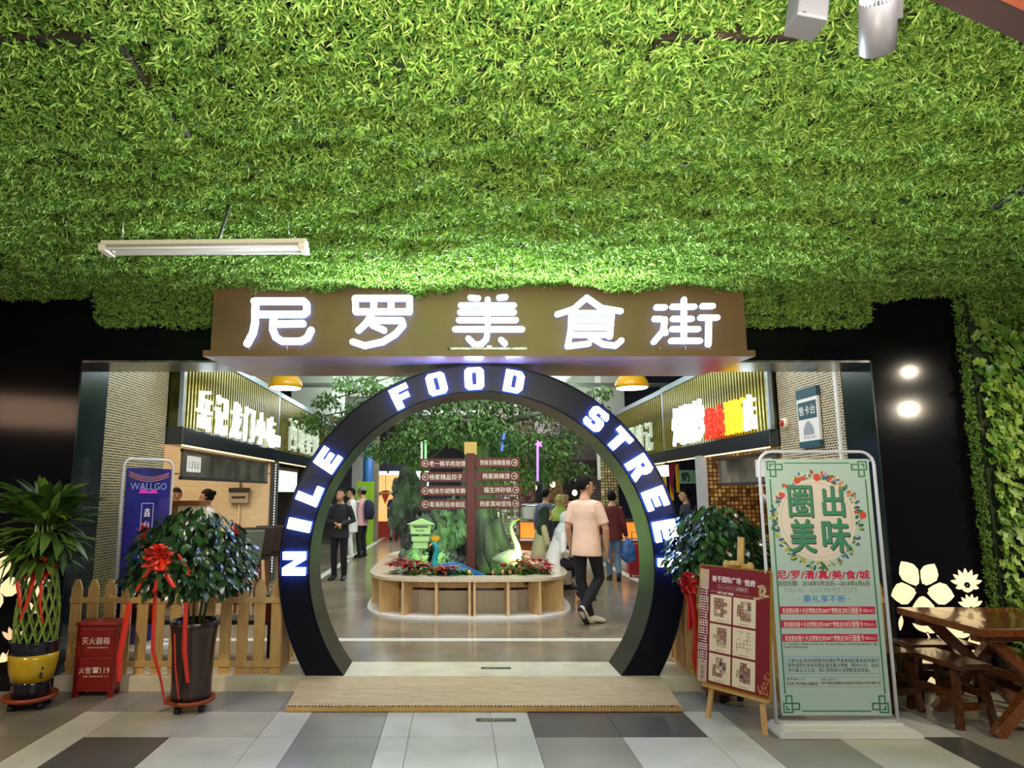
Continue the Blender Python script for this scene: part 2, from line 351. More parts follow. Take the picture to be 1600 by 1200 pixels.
# ------------------------------------------------------------------ artificial grass (stuff: nobody could count it)
G_leaf = leafmat('grass_leaf', (40,84,28), (146,180,82), .6, .12)
G_blade = leafmat('grass_blade', (120,156,60), (190,206,120), .6, .12)
def blade(mb, p, d, L, wd, bend, m=0, sg=3):
    d = Vector(d).normalized(); side = d.cross(Vector((R.uniform(-1,1), R.uniform(-1,1), R.uniform(-1,1)))).normalized()
    p = Vector(p); vs = []
    for i in range(sg):
        t = i/sg; q = p+d*L*t+Vector((0,0,-bend*L*t*t)) ; ww = wd*(.55+.9*t*(1-t)*2)
        vs += [q-side*ww/2, q+side*ww/2]
    vs.append(p+d*L+Vector((0,0,-bend*L)))
    fs = [(2*i,2*i+1,2*i+3,2*i+2) for i in range(sg-1)]+[(2*sg-2,2*sg-1,2*sg)]
    mb.add(vs, fs, m, True)
def tuft(n, L, wd, long_=0):
    mb = MB(); hh = R.uniform(.0, .03)
    for i in range(n):
        a = 2*PI*(i+R.random()*.8)/n; el = R.uniform(.0, .95)
        blade(mb, (R.uniform(-.006,.006), R.uniform(-.006,.006), hh+R.uniform(0,.014)), (math.cos(a)*math.cos(el), math.sin(a)*math.cos(el), math.sin(el)), L*R.uniform(.7,1.2), wd, R.uniform(0,.35), 0, 2)
    for i in range(long_):
        a = R.random()*2*PI; blade(mb, (0,0,.01), (math.cos(a)*.8, math.sin(a)*.8, R.uniform(.5,.9)), L*2.1, wd*.55, .3, 1, 3)
    return mb.mesh('tuft', [G_leaf, G_blade])
tufts = bpy.data.collections.new('tufts')
for i in range(7):
    o = bpy.data.objects.new('tuft', tuft((12,14,11,13,12,14,12)[i], .028, .0068, (0,1,2,0,1,2,1)[i])); tufts.objects.link(o)
def scatter_group(name, coll, density, smin, smax, seed, tilt=.5):
    ng = bpy.data.node_groups.new(name, 'GeometryNodeTree')
    ng.interface.new_socket('Geometry', in_out='INPUT', socket_type='NodeSocketGeometry'); ng.interface.new_socket('Geometry', in_out='OUTPUT', socket_type='NodeSocketGeometry')
    N = ng.nodes.new; L = ng.links.new
    gi = N('NodeGroupInput'); go = N('NodeGroupOutput'); dp = N('GeometryNodeDistributePointsOnFaces'); ci = N('GeometryNodeCollectionInfo')
    ip = N('GeometryNodeInstanceOnPoints'); jg = N('GeometryNodeJoinGeometry'); rv = N('FunctionNodeRandomValue'); rs = N('FunctionNodeRandomValue'); rr = N('FunctionNodeRotateRotation')
    nz = N('ShaderNodeTexNoise'); mr = N('ShaderNodeMapRange'); nz.inputs['Scale'].default_value = 9; nz.inputs['Detail'].default_value = 3
    mr.inputs[1].default_value = .36; mr.inputs[2].default_value = .62; mr.inputs[3].default_value = density*.22; mr.inputs[4].default_value = density*1.45
    L(nz.outputs[0], mr.inputs[0]); L(mr.outputs[0], dp.inputs['Density'])
    dp.inputs['Seed'].default_value = seed
    ci.inputs['Collection'].default_value = coll; ci.inputs['Separate Children'].default_value = True; ci.inputs['Reset Children'].default_value = True
    ip.inputs['Pick Instance'].default_value = True
    rv.data_type = 'FLOAT_VECTOR'; rv.inputs[0].default_value = (-tilt,-tilt,0); rv.inputs[1].default_value = (tilt,tilt,6.283)
    rs.data_type = 'FLOAT'; rs.inputs[2].default_value = smin; rs.inputs[3].default_value = smax
    e2r = N('FunctionNodeEulerToRotation'); rr.rotation_space = 'LOCAL'
    L(rv.outputs[0], e2r.inputs[0]); L(dp.outputs['Rotation'], rr.inputs[0]); L(e2r.outputs[0], rr.inputs[1])
    L(gi.outputs[0], dp.inputs[0]); L(dp.outputs[0], ip.inputs['Points']); L(ci.outputs[0], ip.inputs['Instance'])
    L(rr.outputs[0], ip.inputs['Rotation']); L(rs.outputs[1], ip.inputs['Scale'])
    L(gi.outputs[0], jg.inputs[0]); L(ip.outputs[0], jg.inputs[0]); L(jg.outputs[0], go.inputs[0])
    return ng
NG = scatter_group('grass_scatter', tufts, 2500, .7, 1.55, 3, .7)
NG2 = scatter_group('grass_scatter_short', tufts, 2600, .6, 1.1, 4, .7)
M_mat = mat('grass_backing', (22,40,12), .9)
def grid(fn, nu, nv):
    mb = MB(); vs = [fn(i/nu, j/nv) for j in range(nv+1) for i in range(nu+1)]
    fs = [(j*(nu+1)+i, j*(nu+1)+i+1, (j+1)*(nu+1)+i+1, (j+1)*(nu+1)+i) for j in range(nv) for i in range(nu)]
    return mb.add(vs, fs)
def grass(mb, name, label, ng=NG):
    o = mb.build(name, M_mat); tag(o, label, 'grass', None, 'stuff')
    md = o.modifiers.new('scatter', 'NODES'); md.node_group = ng
    return o
def ceil_pt(u, v):
    x = 5.6-u*10.4; y = 1.7+v*4.56
    z = 3.525+.06*noise.noise(Vector((x*.9, y*1.2, 3)))+.07*noise.noise(Vector((x*1.7, y*4.6, 9)))+.055*noise.noise(Vector((x*7, y*8, 2)))
    return (x, y, z)
grass(grid(ceil_pt, 200, 100), 'grass_ceiling', 'artificial grass mat that covers the whole ceiling of the front hall')
# three hanging grass blocks lower than the ceiling, brown edge boards
M_edge = mat('brown_edge_board', (40,28,20), .6, vary=.2, scale=6)
for lab, x0, x1, y0, y1, z, side in (
    ('grass covered block hanging under the ceiling, brown edge, nearest the left', -2.7, -1.36, 2.50, 3.30, 3.45, 1),
    ('grass covered block hanging under the ceiling behind the track light', .80, 1.36, 2.50, 3.36, 3.45, 0),
    ('grass covered block hanging at the right end of the ceiling', 3.35, 4.6, 3.3, 4.1, 3.42, 0)):
    t = thing('grass_block', lab, 'grass block', (x0, y0, z), 0, 'hanging grass blocks')
    wx, wy = x1-x0, y1-y0
    MB().box(0, wx, 0, wy, .012, .10).build('edge_board', M_edge, t)
    g = grid(lambda u, v: (wx*(1-u), wy*v, .012+.012*noise.noise(Vector((u*6, v*5, x0)))), 20, 12).build('grass', M_mat, t); g['kind'] = 'stuff'
    md = g.modifiers.new('scatter', 'NODES'); md.node_group = NG
# grass valance on the wall above the opening, and the strip beside the ivy wall
def valance(x0, x1):
    mb = grid(lambda u, v: (x0+(x1-x0)*u, 6.10+.02*noise.noise(Vector((u*14, v*4, 1)))+(.12*max(0, .12-v)/.12), 3.22+.34*v), 50, 6)
    return mb
grass(valance(-3.28, -2.2), 'grass_valance', 'grass covered valance on the black wall left of the brown sign')
grass(valance(2.62, 3.76), 'grass_valance', 'grass covered valance on the black wall right of the brown sign')
# ivy wall at the right: a box standing 0.3 m proud of the black wall
ivx = 4.66
struct(MB().box(ivx, 7.2, 6.11, 6.25, 0, 3.56), 'wall_right_ivy_base', mat('ivy_backing', (30,44,18), .9))
grass(grid(lambda u, v: (ivx-.004, 6.25-.13*u, .55+3.0*v), 4, 60), 'grass_edge', 'short grass strip on the left side of the ivy wall', NG2)
grass(grid(lambda u, v: (ivx+2.5*u, 6.10, 3.22+.32*v), 40, 6), 'grass_edge', 'short grass band along the top of the ivy wall', NG)
G_ivy = leafmat('ivy_leaf', (58,104,30), (134,160,70), .38, .5)
def ivy_leaf():
    pts = [(0,0),(.35,-.12),(.55,.15),(.42,.42),(.62,.62),(.3,.7),(.0,1.0),(-.3,.7),(-.62,.62),(-.42,.42),(-.55,.15),(-.35,-.12)]
    vs = [(0,.4,.06)]+[(x*.5,y,-.16*abs(x)-.12*y*y) for x, y in pts]
    return MB().add(vs, [(0,i+1,(i+1) % 12+1) for i in range(12)], 0, True).mesh('leaf', G_ivy)
iv = ivy_leaf()
ivy = thing('ivy_wall', 'dense wall of artificial ivy leaves behind the wooden table', 'ivy wall', (ivx, 6.10, 0))
for k in range(300):
    x = R.uniform(.04, .75); z = R.uniform(.5, 3.25)
    inst('leaf', iv, ivy, (x, -.02-R.random()*.07, z), (R.uniform(-2.5,-1.5), R.uniform(-.7,.7), R.uniform(-.7,.7)), R.uniform(.085,.14))
mb = MB(); src = [v.co.copy() for v in iv.vertices]; fsrc = [tuple(p.vertices) for p in iv.polygons]
for k in range(4200):
    Mx = Matrix.Translation((R.uniform(.02,2.4), -.0-R.random()*.05, R.uniform(.1,3.25))) @ Euler((R.uniform(-2.5,-1.5), R.uniform(-.8,.8), R.uniform(-.8,.8))).to_matrix().to_4x4() @ Matrix.Scale(R.uniform(.07,.12), 4)
    mb.add([Mx @ v for v in src], fsrc, 0, True)
mb.build('small_leaves', G_ivy, ivy, kind='stuff')
for k in range(14):
    x = .05+k*.09+R.uniform(-.02,.02); z0 = R.uniform(1.8,3.1)
    MB().tube([(x,-.08,z0),(x+R.uniform(-.03,.03),-.1,z0-.4),(x+R.uniform(-.04,.04),-.09,z0-.8)], .0025, 5).build('vine', G_ivy, ivy)
# ------------------------------------------------------------------ ring arch with letters
AX, AZ, RO, RI = .23, 1.067, 1.79, 1.52
arch = thing('ring_arch', 'big glossy black ring archway with glowing white English letters', 'archway', (AX, 6.26, FZ))
zc = AZ-FZ
def arc_half(r): return math.acos(-zc/r)        # angle from straight up at which radius r meets the floor
mb = MB(); N = 96
ao, ai = arc_half(RO), arc_half(RI)
prof = []
for i in range(N+1):
    t = i/N*2-1
    prof.append(((RO*math.sin(ao*t), zc+RO*math.cos(ao*t)), (RI*math.sin(ai*t), zc+RI*math.cos(ai*t))))
for i in range(N):
    (o0, i0), (o1, i1) = prof[i], prof[i+1]
    for y in (0, .5): mb.add([(o0[0],y,o0[1]),(o1[0],y,o1[1]),(i1[0],y,i1[1]),(i0[0],y,i0[1])], [(0,1,2,3) if y else (3,2,1,0)], 0)
    mb.add([(o0[0],0,o0[1]),(o1[0],0,o1[1]),(o1[0],.5,o1[1]),(o0[0],.5,o0[1])], [(0,1,2,3)], 0, True)
    mb.add([(i0[0],0,i0[1]),(i1[0],0,i1[1]),(i1[0],.5,i1[1]),(i0[0],.5,i0[1])], [(3,2,1,0)], 1, True)
for (o0, i0) in (prof[0], prof[-1]): mb.add([(o0[0],0,o0[1]),(i0[0],0,i0[1]),(i0[0],.5,i0[1]),(o0[0],.5,o0[1])], [(0,1,2,3)], 0)
mb.build('ring_body', [M_gloss, mat('arch_inner', (34,44,44), .28, vary=.15, scale=3)], arch)
for r in (RO-.012, RI+.012):
    a = arc_half(r)
    MB().tube([(r*math.sin(a*(i/72*2-1)), -.004, zc+r*math.cos(a*(i/72*2-1))) for i in range(73)], .006, 6).build('edge_bead', M_gloss, arch)
def rc4(x0, x1, y0, y1): return [(x0,y0),(x1,y0),(x1,y1),(x0,y1)]
BLOCK = {'N': [rc4(0,.33,0,1), rc4(.67,1,0,1), [(.33,1),(.33,.58),(.67,0),(.67,.42)]], 'I': [rc4(0,1,0,1)], 'L': [rc4(0,.42,0,1), rc4(.42,1,0,.3)],
 'E': [rc4(0,.4,0,1), rc4(.4,1,0,.25), rc4(.4,.9,.385,.615), rc4(.4,1,.75,1)], 'F': [rc4(0,.4,0,1), rc4(.4,.9,.36,.6), rc4(.4,1,.75,1)], 'T': [rc4(.3,.7,0,.75), rc4(0,1,.75,1)],
 'O': [[(0,.14),(.16,0),(.38,0),(.38,1),(.16,1),(0,.86)], [(.62,0),(.84,0),(1,.14),(1,.86),(.84,1),(.62,1)], rc4(.38,.62,0,.2), rc4(.38,.62,.8,1)],
 'D': [rc4(0,.38,0,1), [(.62,0),(.8,0),(1,.2),(1,.8),(.8,1),(.62,1)], rc4(.38,.62,0,.2), rc4(.38,.62,.8,1)],
 'R': [rc4(0,.38,0,1), rc4(.38,.62,.8,1), rc4(.38,.62,.4,.58), [(.62,.4),(.84,.42),(.98,.56),(1,.82),(.86,1),(.62,1)], [(.46,.4),(.64,0),(1.04,0),(.84,.42)]],
 'S': [[(0,.56),(.14,.42),(.36,.42),(.36,1),(.16,1),(0,.86)], rc4(.36,.62,.8,1), [(.62,.7),(1,.7),(1,.86),(.84,1),(.62,1)], rc4(.36,.62,.4,.6), [(.62,0),(.84,0),(1,.14),(1,.46),(.86,.6),(.62,.6)], rc4(.36,.62,0,.2), [(0,.14),(.16,0),(.36,0),(.36,.3),(0,.3)]]}
for ch, ang in zip('NILEFOODSTREET', (180,168.4,158.4,146.7,116,104.2,92.1,79.4,50.7,41.1,30.7,20,9.9,.3)):
    a = math.radians(ang); rad = Vector((math.cos(a), 0, math.sin(a))); tan = Vector((math.sin(a), 0, -math.cos(a)))
    o = Vector((0,0,zc))+rad*1.645+Vector((0,-.022,0))
    wl, hl = (.095 if ch == 'I' else .2 if ch == 'N' else .175), .2
    mb = MB()
    for q in BLOCK[ch]: mb.prism([((x-.5)*wl, (y-.5)*hl) for x, y in q], o-Vector((0,.028,0)), tan, rad, .028, 0, 1)
    mb.build('letter', [M_glow, M_glowb], arch)
# ------------------------------------------------------------------ brown sign box with five glowing characters
SX0, SX1, SY = -2.17, 2.58, 5.99
sign = thing('sign_box', 'wide brown sign box with five glowing white Chinese characters above the arch', 'sign', (.205, SY, 2.86))
def sl(x): return x-.205
mb = MB().box(sl(SX0), sl(SX1), 0, .26, .056, .74); mb.build('sign_face', M_brown, sign)
mb = MB()
mb.add([(sl(-2.215),-.06,0),(sl(2.625),-.06,0),(sl(2.50),.98,0),(sl(-2.09),.98,0),(sl(-2.215),-.06,.055),(sl(2.625),-.06,.055),(sl(2.50),.98,.024),(sl(-2.09),.98,.024)],
       [(4,5,6,7),(0,1,5,4),(1,2,6,5),(2,3,7,6),(3,0,4,7)], 0)
mb.add([(sl(-2.215),-.06,0),(sl(2.625),-.06,0),(sl(2.50),.98,0),(sl(-2.09),.98,0)], [(3,2,1,0)], 1)
mb.build('shelf', [M_brown, M_plum], sign)
E_ = .0105
def px_local(p):   # photo pixel on the sign face to metres on it
    q = at(p[0], p[1], Y=SY-.05); return (q.x-.205, q.z-2.86)
chars = {
 '尼': (10.5, [[(397,470.5),(474,470.5),(479,475),(479,487),(474,491),(404,491)], [(399,471),(398,505),(395,520),(386,537)], [(427,497),(426,515),(431,527),(440,533),(470,533),(480,528),(486,516)], [(434,506),(473,505.5)]]),
 '罗': (9.5, [[(555,466),(640,466),(640,487),(556,487),(555,466)], [(584,466),(584,487)], [(611,466),(611,487)], [(580,492),(572,505),(560,516)], [(577,500),(628,501),(630,508),(618,522),(598,534),(570,540),(551,534)], [(582,508),(600,516)]]),
 '美': (8.5, [[(735,465),(747,466)], [(780,465),(790,464)], [(720,477),(803,477)], [(719,488),(803,488)], [(717,500),(806,500)], [(711,514.5),(816,514.5)], [(762,468),(762,516)], [(762,516),(760,530),(752,538),(741,538),(732,529)], [(783,531),(789,537)]]),
 '食': (8.5, [[(871,491),(896,483),(917,465),(940,481),(970,486)], [(893,489),(955,489)], [(893,489),(892,515),(887,541),(920,537)], [(956,489),(953,526)], [(893,500),(953,500)], [(893,511.5),(953,511.5)], [(893,523),(950,523)], [(922,526),(943,538),(962,540),(971,532)]]),
 '街': (8.5, [[(1026,480),(1039,480)], [(1023,498),(1039,499),(1037,516),(1022,534)], [(1038,514),(1040,520)], [(1069,468),(1069,533)], [(1051,479),(1085,479)], [(1052,498),(1081,498)], [(1051,514),(1091,514)], [(1049,532.5),(1094,532.5)], [(1098,478),(1114,478)], [(1095,496),(1121,496)], [(1108,497),(1107,538)]]),
}
for ch, (wd, sts) in chars.items():
    mb = MB()
    for st in sts: stroke(mb, [px_local(p) for p in st], wd/177, (0,-.055,0), X1, Z1, .035, 0, 1, 7)
    mb.build('character', [M_glow, M_glows], sign)
for px_, py in ((387,545),(447,543),(565,545),(893,546),(960,546),(1032,545),(1072,543),(1110,544)):
    a = px_local((px_, py)); MB().tube([(a[0],-.03,a[1]+.02),(a[0]+.008,-.02,.06)], .003, 5).build('wire', M_white, sign)
t = thing('shelf_lamp', 'slim grey lamp bar lying on the sign shelf below the third character', 'lamp', (.29, 5.955, 2.917))
MB().box(-.34, .34, -.02, .02, .0, .026).build('lamp_body', M_steel, t, .004)
MB().box(-.36, -.34, -.008, .008, .006, .018).build('end_cap', M_dark, t)
MB().box(-.02, .03, -.03, -.018, .004, .04).build('bracket', M_steel, t)
# ------------------------------------------------------------------ hanging tube lamp, track light, driver box, beam
t = thing('tube_lamp', 'switched-off white double tube lamp hanging from the grass ceiling on thin wires', 'lamp', (-1.59, 4.2, 3.20))
M_lampw = mat('lamp_white_metal', (200,190,172), .45); M_lampg = mat('track_lamp_grey', (82,80,84), .45)
mb = MB(); mb.prism([(-.045,.05),(.045,.05),(.05,.02),(.085,0),(.085,-.006),(-.085,-.006),(-.085,0),(-.05,.02)][::-1], (-.645,0,.03), Y1, Z1, -1.29); mb.build('housing', M_lampw, t); t.scale = (1,1,.72); t.rotation_euler = (0,math.radians(-.6),0)
for y in (-.05, .05): MB().loft([(-.6,y,.0),(.6,y,.0)], [(.015,.015)]*2, (0,1,0), 12).build('tube', mat('tube_glass', (214,214,222), .25), t)
for x in (-.625, .625): MB().box(x-.022, x+.022, -.07, .07, -.022, .03).build('lamp_holder', M_lampw, t, .004)
for x in (-.53, .53): MB().tube([(x,0,.07),(x-.01,.01,.3),(x,0,.5)], .002, 5).build('hanging_wire', M_steel, t)
MB().tube([(.07,0,.07),(.09,0,.14),(.13,-.02,.3),(.14,0,.5)], .009, 8).build('cable', M_dark, t)
def disc_fins(mb, c, n, r0, r1):
    for i in range(n):
        a = 2*PI*i/n; mb.bar((r0*math.cos(a), r0*math.sin(a), c), (r1*math.cos(a), r1*math.sin(a), c), .003, .02)
t = thing('track_light', 'white cylindrical track spotlight with ribbed back hanging near the brown beam', 'lamp', (1.43, 2.12, 3.255), 0, None, Vector((-.36,-.72,.55)).to_track_quat('Z','Y').to_euler())
mb = MB().lathe([(.0,-.1),(.052,-.1),(.058,-.094),(.058,.075),(.05,.078)], n=32); mb.build('lamp_body', M_lampg, t)
mb = MB().lathe([(.05,.072),(.02,.072),(.018,.09),(0,.09)], n=24); mb.build('rear_hub', M_steel, t)
mb = MB(); disc_fins(mb, .082, 28, .02, .055); mb.build('cooling_fins', mat('fin_grey', (176,176,184), .4), t, kind='stuff')
MB().bar((.06,0,.0),(.06,.0,.12), .02, .03).bar((.06,0,.12),(.09,.1,.2), .03, .02).build('arm', M_lampg, t)
t = thing('driver_box', 'white oblong track driver box hanging from the ceiling left of the track spotlight', 'lamp driver', (1.205, 2.13, 3.335), 0, None, (math.radians(-4), math.radians(12), 0))
MB().box(-.052, .052, -.05, .05, -.1, .28).build('housing', M_lampg, t, .008)
MB().box(-.051, .051, -.049, .049, -.104, -.098).build('lid', M_lampg, t)
tm_ = MB(); text(tm_, 'm', (-.03,-.0505,-.09), X1, Z1, None, .008, .001, 0, flat=True); tm_.build('mark', M_dark, t)
t = thing('ceiling_beam', 'dark red-brown wooden beam cutting the upper right corner under the grass ceiling', 'beam', (2.0, 1.9, 3.2))
pA = at(1470, -22, Y=1.95); pB = at(1720, 92, Y=1.95)
mb = MB(); d = (pB-pA); up = Vector((-d.z, 0, d.x)).normalized()
mb.bar(pA+up*.17-Vector(t.location), pB+up*.17-Vector(t.location), .12, .34, up); mb.build('beam_core', mat('beam_dark', (44,20,10), .5), t)
mb = MB(); mb.bar(pA+up*.015-Vector(t.location)+Vector((0,-.07,0)), pB+up*.015-Vector(t.location)+Vector((0,-.07,0)), .05, .045, up); mb.build('edge_trim', woodmat('beam_red', (112,48,20), (142,66,30), .5), t)

# ------------------------------------------------------------------ ramp and stickers
t = thing('ramp', 'worn wooden entrance ramp sloping from the arch to the tiled floor', 'ramp', (.22, 5.98, 0))
M_ramp = woodmat('ramp_wood', (184,154,114), (216,190,150), .42, (.8,7,7))
MB().hexa([(-1.535,-.28,.004),(1.535,-.28,.004),(1.535,.265,.004),(-1.535,.265,.004),(-1.535,-.28,.042),(1.535,-.28,.042),(1.535,.265,.126),(-1.535,.265,.126)]).build('deck', M_ramp, t)
MB().box(-1.54, 1.54, -.292, -.28, .004, .036).build('front_edge', M_wood, t)
mb = MB()
for i in range(118): x = -1.52+i*.0258+R.uniform(-.004,.004); mb.box(x, x+R.uniform(.005,.013), -.2925, -.27, .0365, .0432+.0008)
mb.build('worn_edge_strip', mat('worn_brown', (96,66,40), .7), t, kind='stuff')
def sticker(loc, w_, h_, lab):
    t = thing('floor_sticker', lab, 'sticker', loc, PI, 'floor stickers')
    MB().box(-w_/2, w_/2, -h_/2, h_/2, .0, .0015).build('sheet', mat('sticker_teal', (22,48,52), .4), t)
    tx = MB(); text(tx, '小心台阶', (0,h_*.1,.0015), X1, Y1, w_*.78, h_*.5, .0006, 0, flat=True); tx.build('lettering', mat('sticker_yellow', (214,206,110), .5), t)
    tx = MB(); text(tx, 'CAUTION STEP', (0,-h_*.33,.0015), X1, Y1, w_*.6, h_*.14, .0006, 0, flat=True); tx.build('small_lettering', MATS['sticker_yellow'], t)
p = at(775, 1125, z=0); sticker((p.x, p.y, 0), .30, .075, 'dark step warning sticker on the tiled floor in front of the ramp')
p = at(775, 1044, z=FZ); sticker((p.x, p.y, FZ), .27, .07, 'dark step warning sticker on the pale threshold under the arch')

# ------------------------------------------------------------------ picket fences on the step
def picket(): 
    return MB().prism([(-.047,0),(.047,0),(.047,.72),(.018,.795),(-.018,.795),(-.047,.72)], (0,-.009,0), X1, Z1, .018).mesh('picket', M_wood)
pk = picket()
def fence(lab, x0, x1, ret, loc_y=6.33):
    t = thing('picket_fence', lab, 'fence', (x0, loc_y, FZ))
    n = round((x1-x0)/.1405)
    for i in range(n): inst('picket', pk, t, (.047+i*((x1-x0-.094)/(n-1)), 0, 0))
    for z in (.085, .62): MB().box(0, x1-x0, -.027, -.0095, z-.025, z+.025).build('rail', M_wood, t, .003)
    xr = (x1-x0) if ret > 0 else 0
    for i in range(4): inst('picket', pk, t, (xr-.012*ret, .1+i*.14, 0), (0,0,PI/2))
    for z in (.085, .62): MB().box(xr-.04*ret-.009, xr-.04*ret+.009, .03, .58, z-.025, z+.025).build('rail', M_wood, t)
    MB().box(min(xr, xr-.3*ret), max(xr, xr-.3*ret), .02, .56, .005, .03).build('base_board', M_oak, t)
fence('pine picket fence on the step left of the ring arch', -3.40, -1.53, 1)
fence('pine picket fence on the step right of the ring arch', 2.03, 3.78, -1)

# ------------------------------------------------------------------ red fire extinguisher box
t = thing('extinguisher_box', 'red metal fire extinguisher box standing before the left picket fence', 'box', (-3.025, 6.14, 0), math.radians(2))
M_rbox = mat('extinguisher_red', (134,26,24), .35, vary=.08, scale=3)
MB().box(-.165, .165, -.07, .075, .045, .575).build('cabinet', M_rbox, t, .006)
mb = MB().hexa([(-.178,-.085,.575),(.178,-.085,.575),(.178,.08,.575),(-.178,.08,.575),(-.172,-.08,.6),(.172,-.08,.6),(.165,.08,.612),(-.165,.08,.612)]); mb.build('lid', M_rbox, t, .004)
MB().box(-.15, .15, -.0745, -.07, .33, .545).build('door', M_rbox, t, .002)
MB().box(-.15, .15, -.0745, -.07, .07, .315).build('door', M_rbox, t, .002)
for x in (-.145, .145):
    for y in (-.055, .06): MB().box(x-.02, x+.02, y-.015, y+.015, 0, .05).build('foot', M_rbox, t)
MB().box(.164, .1662, -.01, .05, .46, .485).build('hand_slot', M_dark, t)
Mbw = mat('print_white', (232,216,208), .6)
for s, z, hh, ww in (('灭火器箱', .452, .058, .23),):
    tx = MB(); text(tx, s, (0,-.0745,z), X1, Z1, ww, hh, .001, 0, flat=True, res=3); tx.build('lettering', Mbw, t)
for s, x, ww in (('火警', -.07, .10), ('119', .092, .075)):
    tx = MB(); text(tx, s, (x,-.0745,.215), X1, Z1, ww, .05, .001, 0, flat=True, res=3); tx.build('lettering', Mbw, t)
mb = MB()
mb.prism([(-.022,-.02),(.022,-.02),(.018,.004),(.008,.012),(-.008,.012),(-.018,.004)], (.016,-.0755,.215), X1, Z1, .001)
stroke(mb, [(-.024,.012),(-.02,.02),(.02,.02),(.024,.012)], .011, (.016,-.0755,.215), X1, Z1, .001); mb.build('phone_mark', Mbw, t)
for s, z, ww in (('FIRE EXTINGUISHER BOX', .398, .17), ('FIRE TELEPHONE 119', .168, .20)):
    tx = MB(); text(tx, s, (0.02,-.0745,z), X1, Z1, ww, .012, .001, 0, flat=True); tx.build('small_lettering', Mbw, t)

# ------------------------------------------------------------------ wheeled plant dollies, pots, plants
M_terr = mat('terracotta_plastic', (150,66,30), .4); M_soil = mat('soil', (52,40,30), .95, bump=.6, bscale=60)
def dolly(loc, r, lab):
    t = thing('plant_dolly', lab, 'plant dolly', loc)
    MB().lathe([(0,.072),(r-.05,.072),(r-.03,.06),(r,.075),(r,.1),(r-.012,.1),(r-.02,.088),(0,.086)], n=36).build('tray', M_terr, t)
    for k in range(4):
        a = PI/4+k*PI/2+.3; x, y = (r-.06)*math.cos(a), (r-.06)*math.sin(a)
        MB().loft([(x-.018,y,.03),(x+.018,y,.03)], [(.03,.03)]*2, (0,1,0), 14).bar((x,y,.03),(x,y,.072), .02, .02).build('caster', M_dark, t)
def leafmesh(name, L, W_, droop, m, k=4, fold=.25):
    mb = MB(); vs = []
    for i in range(k+1):
        q = i/k; ww = W_*math.sin(PI*min(1, q*.92+.06))**.8*(1 if i < k else 0); y = L*q; z = -droop*L*q*q
        vs += [(-ww/2, y, z+fold*ww/2), (0, y, z), (ww/2, y, z+fold*ww/2)]
    fs = []
    for i in range(k): fs += [(3*i,3*i+1,3*i+4,3*i+3),(3*i+1,3*i+2,3*i+5,3*i+4)]
    return mb.add(vs, fs, 0, True).mesh('leaf', m)
def look_rot(d, roll=0):
    q = Vector(d).to_track_quat('Y', 'Z').to_euler(); return (q.x, q.y+roll, q.z)
M_rib = mat('red_ribbon', (214,44,22), .28, spec=.7); M_ribd = mat('deep_red_ribbon', (176,20,24), .35)
def ribbon(mb, pts, w_, side=(1,0,0)):
    vs = []; s_ = Vector(side)
    for i, p in enumerate(pts):
        tw = Matrix.Rotation(.6*math.sin(i*1.3), 3, 'Z') @ s_
        for off in (0, .0012): vs += [Vector(p)-tw*w_/2+Vector((0,off,0)), Vector(p)+tw*w_/2+Vector((0,off,0))]
    fs = []
    for i in range(len(pts)-1):
        a = 4*i; b = a+4; fs += [(a,a+1,b+1,b),(a+2,b+2,b+3,a+3),(a,b,b+2,a+2),(a+1,a+3,b+3,b+1)]
    return mb.add(vs, fs, 0, True)
def bow(parent, c, r, m):
    c = Vector(c)
    for k in range(9):
        a = 2*PI*k/9+.2; d = Vector((math.cos(a), -.35-.4*(k % 2), math.sin(a))); pts = []
        for i in range(8):
            q = 2*PI*i/8; pts.append(c+d*(r*.5*(1-math.cos(q)))+Vector((-d.z,0,d.x))*(r*.28*math.sin(q)))
        mb = MB(); ribbon(mb, pts+[pts[0]], r*.5, (0,1,.3) if abs(d.x) > .5 else (1,.3,0)); mb.build('bow_loop', m, parent)
# lucky bamboo in the yellow and navy pot
bx, by = -3.39, 5.82
dolly((bx, by, 0), .20, 'terracotta plant dolly on casters under the yellow pot')
t = thing('lucky_bamboo', 'tall woven lucky bamboo in a yellow and navy glazed pot', 'potted plant', (bx, by, .088))
M_navy = mat('navy_glaze', (16,20,38), .12, coat=.6); M_yel = mat('yellow_glaze', (206,168,30), .22, vary=.06, scale=4, coat=.4)
MB().lathe([(.0,0),(.135,0),(.14,.02),(.137,.09),(.148,.12)], n=40).build('pot_foot', M_navy, t)
MB().lathe([(.148,.12),(.168,.2),(.178,.28),(.18,.33)], n=40).build('pot_band', M_yel, t, label='bright yellow glazed middle of the pot')
MB().lathe([(.18,.33),(.176,.355),(.172,.40),(.188,.415),(.18,.43),(.16,.42),(.155,.36),(0,.36)], n=40).build('pot_rim', M_navy, t)
MB().lathe([(0,.365),(.153,.37)], n=24).build('soil', M_soil, t)
for k in range(7):
    a = k*.5; MB().ell((.135+.0*k, -.115+.004*k, .17+.02*k*(k % 2)), (.012,.006,.014), 8, 5).build('glaze_flower', M_navy, t) if k < 4 else None
M_stem = leafmat('bamboo_stem', (96,128,44), (142,162,70), .4)
